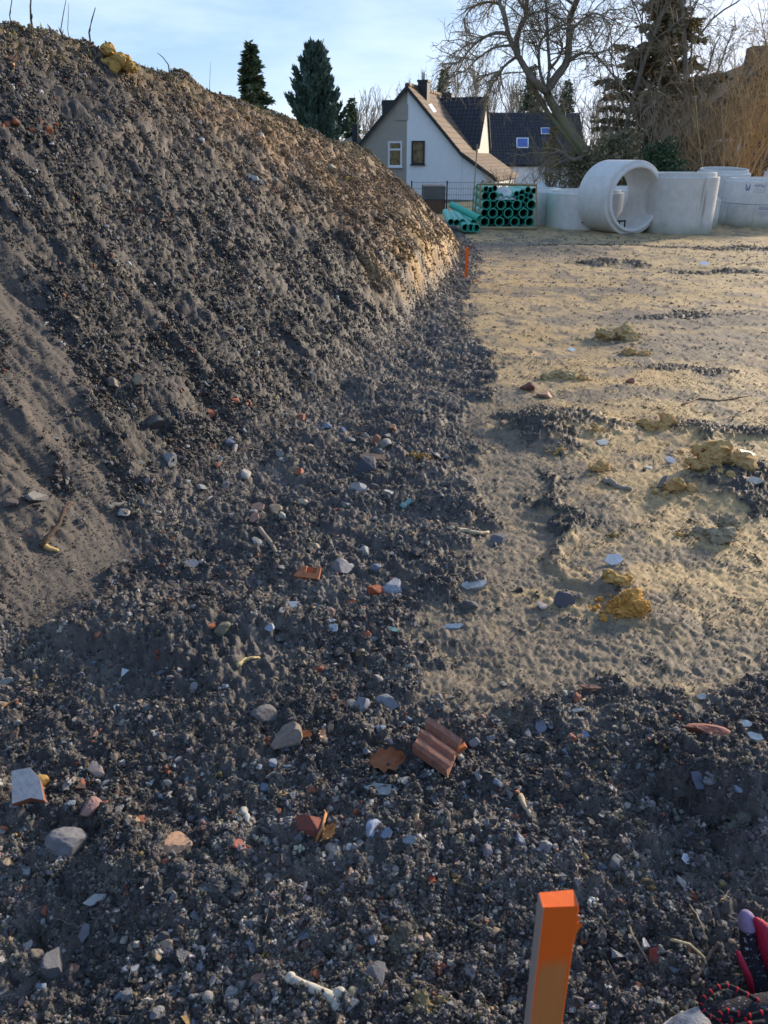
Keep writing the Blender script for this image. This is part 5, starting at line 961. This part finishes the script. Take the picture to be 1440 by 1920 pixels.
# bottle neck of old glass
bn = hit(752, 957); kk = mpp(bn); bo = MB().lathe([(5 * kk, 0), (6.5 * kk, 4 * kk), (6.5 * kk, 8 * kk), (5 * kk, 10 * kk), (5 * kk, 26 * kk), (3.5 * kk, 26 * kk), (3.5 * kk, 0)], 16).build('bottle_neck', M_SLATE, None, bn + Vector((0, 0, .012)), (R(70), 0, R(130))); finish(bo, (.18, .34, .32)); tag(bo, 'broken turquoise glass bottle neck in the rubble', 'bottle neck')
# dead stalks on the crest
for i, (P, r, lab) in enumerate((([(18, 28), (24, -10), (20, -40)], 2.5, 'forked dead stalk at the highest part of the crest'), ([(58, 36), (57, 12), (60, -25)], 5, 'thick dark stub on the crest'), ([(114, 55), (119, 25), (126, -12)], 2.5, 'long thin leaning stalk on the crest'), ([(127, 55), (128, 30), (129, 6)], 1.6, 'thin upright stalk next to the leaning one'), ([(167, 60), (172, 38), (179, 14)], 4, 'split dark stalk beside the bright ochre clod'), ([(316, 122), (306, 108), (295, 99)], 3, 'stub twig past the bright ochre clod'), ([(320, 128), (345, 136), (362, 142)], 2, 'twig lying along the crest'), ([(393, 162), (394, 138), (395, 115)], 1.2, 'single hair-thin stalk on the sloping crest'))):
    b = hit(P[0][0], P[0][1] + 14); y = b.y; Q = [b] + [Vector(at_y(a, c, y)) for a, c in P]; k = mpp(b)
    o = MB().tube([q - b for q in Q], [r * .5 * k * (1 - .22 * j) for j in range(len(Q))], 6).build('dead_stalk', M_WOODB, None, b); finish(o, (.10, .075, .065)); tag(o, lab, 'stalk')
    if i in (0, 4, 1): c = MB().tube([Q[1] - b, Q[1] - b + Vector((.09, 0, .14)), Q[1] - b + Vector((.13, 0, .26))], [r * .4 * k, r * .3 * k, r * .15 * k], 5).build('side_shoot', M_WOODB, o); finish(c, (.10, .075, .065))
# -- countable loose stones that only their place tells apart
def loose_stones():
    g = np.random.default_rng(83); kinds = [('small dark grey stone lying loose on the black rubble', DARK, 'small dark grey stones', 'rock'), ('small mid grey stone lying loose on the black rubble', GREY, 'small mid grey stones', 'rock'), ('small bluish stone chip lying loose on the black rubble', BLUE, 'small bluish stone chips', 'rock'), ('small pale stone lying loose on the black rubble', (.38, .36, .33), 'small pale stones', 'pebble'), ('small tan stone lying loose on the black rubble', (.33, .25, .17), 'small tan stones', 'pebble'), ('small red brick chip lying loose on the black rubble', (.34, .11, .06), 'small red brick chips', 'rock')]
    PX = [(g.uniform(10, 1430), g.uniform(1350, 1890)) if g.random() < .55 else (g.uniform(210, 860), g.uniform(760, 1300)) for _ in range(330)]
    P, lo = hit_many(PX); n = 0
    for (px, py), p, l_ in zip(PX, P, lo):
        if l_ < .6 or n > 215: continue
        k = g.choice(6, p=[.27, .29, .14, .12, .10, .08]); lab, col, grp, kd = kinds[k]; col = tuple(np.array(col) * g.uniform(.75, 1.25)); n += 1
        stone(px, py, 13 + 13 * g.random() ** 2, col, lab, kd, g.uniform(.5, .9), 'brick_fragment' if k == 5 else 'stone', grp, at=p)
loose_stones()

# ------------------------------------------------------------------ survey stakes
def stake_mat():
    m = bpy.data.materials.new('sprayed_wood'); m.use_nodes = True; n = m.node_tree.nodes; l = m.node_tree.links; b = n['Principled BSDF']; b.inputs['Roughness'].default_value = .65
    tc = n.new('ShaderNodeTexCoord'); mp = n.new('ShaderNodeMapping'); mp.inputs['Scale'].default_value = (60, 60, 3); no = n.new('ShaderNodeTexNoise'); no.inputs['Scale'].default_value = 1.5; no.inputs['Detail'].default_value = 5; l.new(tc.outputs['Object'], mp.inputs[0]); l.new(mp.outputs[0], no.inputs['Vector'])
    w = n.new('ShaderNodeMix'); w.data_type = 'RGBA'; w.inputs[6].default_value = (.74, .24, .055, 1); w.inputs[7].default_value = (.50, .17, .045, 1); l.new(no.outputs[0], w.inputs[0])
    sx = n.new('ShaderNodeSeparateXYZ'); l.new(tc.outputs['Object'], sx.inputs[0]); n2 = n.new('ShaderNodeTexNoise'); n2.inputs['Scale'].default_value = 22; n2.inputs['Detail'].default_value = 4; l.new(tc.outputs['Object'], n2.inputs['Vector'])
    # paint reaches a ragged line below the top and runs down the arrises
    ab = n.new('ShaderNodeMath'); ab.operation = 'ABSOLUTE'; l.new(sx.outputs['X'], ab.inputs[0]); eg = n.new('ShaderNodeMath'); eg.operation = 'MULTIPLY_ADD'; eg.inputs[1].default_value = 9.0; eg.inputs[2].default_value = -.148; l.new(ab.outputs[0], eg.inputs[0])
    mxm = n.new('ShaderNodeMath'); mxm.operation = 'MAXIMUM'; mxm.inputs[1].default_value = 0.0; l.new(eg.outputs[0], mxm.inputs[0])
    a = n.new('ShaderNodeMath'); a.operation = 'MULTIPLY_ADD'; a.inputs[1].default_value = .03; l.new(n2.outputs[0], a.inputs[0]); l.new(sx.outputs['Z'], a.inputs[2]); a2 = n.new('ShaderNodeMath'); a2.operation = 'MULTIPLY_ADD'; a2.inputs[1].default_value = 4.0; l.new(mxm.outputs[0], a2.inputs[0]); l.new(a.outputs[0], a2.inputs[2])
    r = n.new('ShaderNodeMapRange'); r.inputs[1].default_value = -.100; r.inputs[2].default_value = -.072; l.new(a2.outputs[0], r.inputs[0])
    mx = n.new('ShaderNodeMix'); mx.data_type = 'RGBA'; mx.inputs[7].default_value = (.95, .14, .006, 1); l.new(r.outputs[0], mx.inputs[0]); l.new(w.outputs[2], mx.inputs[6])
    # bare planed side
    ge = n.new('ShaderNodeSeparateXYZ'); l.new(tc.outputs['Normal'], ge.inputs[0]); si = n.new('ShaderNodeMapRange'); si.inputs[1].default_value = -.5; si.inputs[2].default_value = -.8; l.new(ge.outputs['X'], si.inputs[0])
    m3 = n.new('ShaderNodeMix'); m3.data_type = 'RGBA'; m3.inputs[7].default_value = (.48, .38, .31, 1); l.new(si.outputs[0], m3.inputs[0]); l.new(mx.outputs[2], m3.inputs[6]); l.new(m3.outputs[2], b.inputs['Base Color'])
    bp = n.new('ShaderNodeBump'); bp.inputs['Strength'].default_value = .25; bp.inputs['Distance'].default_value = .002; l.new(no.outputs[0], bp.inputs['Height']); l.new(bp.outputs[0], b.inputs['Normal']); return m
M_STAKE = stake_mat(); M_ORNG = mat('orange_paint', (.95, .15, .008), .6, .3, .1, 30)
def near_stake():
    tp = Vector(at_y(1047, 1685, .62)); top = tp.z; gz = H1(tp.x, tp.y); w, d = .043, .021
    t = thing('survey_stake', 'near wooden survey stake with orange sprayed splintered top', 'stake', (tp.x, tp.y, top), (0, R(-.5), R(6)))
    g = np.random.default_rng(3); hh = top - gz + .12; m = MB(); c = .0012; n = 4; lv = [0, -.004, -.03, -hh]; V = []
    pr = [(-w / 2 + c, -d / 2), (w / 2 - c, -d / 2), (w / 2, -d / 2 + c), (w / 2, d / 2 - c), (w / 2 - c, d / 2), (-w / 2 + c, d / 2), (-w / 2, d / 2 - c), (-w / 2, -d / 2 + c)]
    for z in lv: V += [(x * (.985 if z == 0 else 1), y * (.985 if z == 0 else 1), z + (g.normal(0, .0008) if z == 0 else 0)) for x, y in pr]
    Fs = [tuple(range(8))] + [(j * 8 + i, (j + 1) * 8 + i, (j + 1) * 8 + (i + 1) % 8, j * 8 + (i + 1) % 8) for j in range(3) for i in range(8)]
    m.add(V, Fs); m.build('shaft', M_STAKE, t)
    for k, (z, l, hgt) in enumerate(((-.018, .003, .014), (-.030, .006, .011), (-.043, .010, .013), (-.050, .006, .014), (-.064, .004, .012))):
        s = MB().add([(w / 2 - .002, -d / 2, z + hgt), (w / 2 - .002, d / 3, z + hgt), (w / 2 - .002, d / 3, z - hgt), (w / 2 - .002, -d / 2, z - hgt), (w / 2 + l, -d / 2 + .004, z + hgt * .35), (w / 2 + l * .8, 0, z - hgt * .4)], [(0, 1, 5, 4), (3, 4, 5, 2), (0, 4, 3), (1, 2, 5), (0, 3, 2, 1)]).build('splinter', M_ORNG, t)
near_stake()
def far_stake():
    b = hit(874, 520); tp = at_y(873, 464, b.y); hh = tp[2] - b.z; t = thing('survey_stake', 'far orange survey stake at the foot of the mound', 'stake', b)
    MB().box(-.019, .019, -.014, .014, -.1, hh).build('shaft', M_ORNG, t)
    s = slab(889, 527, 16, 5, (.55, .2, .07), 'orange strip lying at the foot of the far stake', 'orange_strip', .01, .1, 0, M_CLAY)
far_stake()
# ------------------------------------------------------------------ shoe at the corner
def shoe():
    M_BLK = mat('black_knit', (.018, .018, .026), .75, .3, .4, 90, .5, 300, col2=None); M_DUST = mat('dusty_toe', (.20, .205, .22), .85, .2, .3, 45, .8, 260, col2=(.42, .43, .45)); M_REDM = mat('red_mesh', (.36, .010, .04), .6, .3, .35, 140, .6, 420); M_SOLE = mat('shoe_sole', (.45, .45, .46), .7, .2, .2, 40); M_LIL = mat('lilac_tip', (.26, .20, .32), .7, .2, .25, 90, .4, 300)
    # speckles of dried mud on the black knit
    n = M_BLK.node_tree.nodes; l = M_BLK.node_tree.links; b = n['Principled BSDF']; src = b.inputs['Base Color'].links[0].from_socket; tc = n.new('ShaderNodeTexCoord'); vo = n.new('ShaderNodeTexNoise'); vo.inputs['Scale'].default_value = 130; vo.inputs['Detail'].default_value = 3; l.new(tc.outputs['Object'], vo.inputs['Vector']); r = n.new('ShaderNodeMapRange'); r.inputs[1].default_value = .60; r.inputs[2].default_value = .68; l.new(vo.outputs[0], r.inputs[0]); mx = n.new('ShaderNodeMix'); mx.data_type = 'RGBA'; mx.inputs[7].default_value = (.40, .42, .52, 1); l.new(r.outputs[0], mx.inputs[0]); l.new(src, mx.inputs[6]); l.new(mx.outputs[2], b.inputs['Base Color'])
    toe = Vector(at_z(1240, 1978, .04)); gz = H1(.68, .95); t = thing('shoe', 'black and red laced sports shoe with dusty grey toe', 'shoe', (toe.x, toe.y, gz + .012), (0, 0, R(8)))
    ST_ = [(0, .012, .02), (.012, .030, .036), (.04, .043, .050), (.08, .049, .060), (.12, .047, .076), (.16, .043, .092), (.20, .040, .098), (.25, .038, .100), (.285, .030, .102), (.298, .016, .100)]
    def loft(i0, i1, zs, nm, m, gr=0.0, par=None):
        V = []; k = 13
        for (x, w, h) in ST_[i0:i1]:
            for j in range(k):
                q = math.pi * j / (k - 1); V.append((x, math.cos(q) * (w + gr) * (1 if zs else 1), .018 + (max(math.sin(q), 0) ** .75) * (h + gr)))
        N = i1 - i0; return MB().add(V, [(i * k + j, i * k + j + 1, (i + 1) * k + j + 1, (i + 1) * k + j) for i in range(N - 1) for j in range(k - 1)] + [tuple(range(k))[::-1], tuple((N - 1) * k + j for j in range(k))], True).build(nm, m, par or t)
    loft(0, 4, 1, 'toe_cap', M_DUST, .0015); loft(3, 10, 1, 'upper', M_BLK)
    so = MB(); P = [(x, w + .006) for x, w, h in ST_]; V = [(x, w, 0) for x, w in P] + [(x, -w, 0) for x, w in P[::-1]]; n_ = len(V)
    so.add([(x * 1.0, y, -.012) for x, y, z in V] + [(x, y, .024) for x, y, z in V], [tuple(range(n_)), tuple(range(n_, 2 * n_))[::-1]] + [(i, i + n_, (i + 1) % n_ + n_, (i + 1) % n_) for i in range(n_)]).build('sole', M_SOLE, t)
    # padded tongue standing up from the instep
    Rz = Matrix.Rotation(-R(8), 3, 'Z')
    def pad(nm, m, pts, rad):
        P = [Rz @ (Vector(at_y(*q)) - t.location) for q in pts]; q = []
        for i in range(len(P) - 1):
            a_, b_, c_, d_ = P[max(i - 1, 0)], P[i], P[i + 1], P[min(i + 2, len(P) - 1)]
            for f in (0, .25, .5, .75): q.append(.5 * ((2 * b_) + (c_ - a_) * f + (2 * a_ - 5 * b_ + 4 * c_ - d_) * f * f + (3 * b_ - a_ - 3 * c_ + d_) * f ** 3))
        q.append(P[-1]); n2 = len(q); return MB().tube(q, list(np.interp(np.linspace(0, 1, n2), np.linspace(0, 1, len(rad)), rad)), 14).build(nm, m, t)
    pad('tongue', M_BLK, [(1440, 1890, .95), (1424, 1840, .97), (1412, 1790, 1.0), (1404, 1745, 1.02), (1398, 1712, 1.03)], [.032, .028, .025, .021, .017, .006])
    pad('tongue_lining', M_REDM, [(1500, 1880, .955), (1476, 1835, .965), (1452, 1785, .985), (1432, 1745, 1.005), (1416, 1722, 1.012)], [.034, .033, .029, .023, .014, .004])
    pad('tongue_tip', M_LIL, [(1403, 1736, 1.021), (1400, 1722, 1.024), (1396.5, 1708, 1.028)], [.0190, .0175, .0140, .005])
    e0 = Rz @ (Vector(at_y(1416, 1882, .92)) - t.location); e1 = Rz @ (Vector(at_y(1383, 1785, .96)) - t.location); MB().tube([e0, e0.lerp(e1, .5) + Vector((.004, 0, .003)), e1], [.004, .006, .005], 8).build('pull_strip', M_REDM, t)
    M_LACE = mat('black_red_lace', (.012, .012, .016), .8, .2, .2, 60); M_LACR = mat('red_lace_fleck', (.45, .02, .03), .8, .2, .2, 60)
    def lace(pts, r):
        q = []
        P = [Rz @ (Vector(at_y(a, b2, yy)) - t.location) for a, b2, yy in pts]
        for i in range(len(P) - 1):
            a_, b_, c_, d_ = P[max(i - 1, 0)], P[i], P[i + 1], P[min(i + 2, len(P) - 1)]
            for f in np.linspace(0, 1, 7)[:-1]: q.append(.5 * ((2 * b_) + (c_ - a_) * f + (2 * a_ - 5 * b_ + 4 * c_ - d_) * f * f + (3 * b_ - a_ - 3 * c_ + d_) * f ** 3))
        o = MB().tube(q, r, 8).build('lace', M_LACE, t)
        for i in range(2, len(q) - 1, 3): MB().tube([q[i], q[i].lerp(q[i + 1], .55)], r * 1.12, 8).build('lace_fleck', M_LACR, o)
    lace([(1428, 1880, 0.872), (1395, 1862, 0.872), (1360, 1848, 0.882), (1330, 1862, 0.872), (1314, 1885, 0.857), (1335, 1908, 0.842), (1375, 1912, 0.842), (1425, 1900, 0.852)], .0042)
    lace([(1440, 1895, 0.852), (1400, 1905, 0.847), (1360, 1895, 0.852), (1345, 1915, 0.837), (1370, 1935, 0.822)], .0042)
    lace([(1330, 1945, 0.812), (1380, 1925, 0.822), (1440, 1915, 0.832)], .004)
shoe()
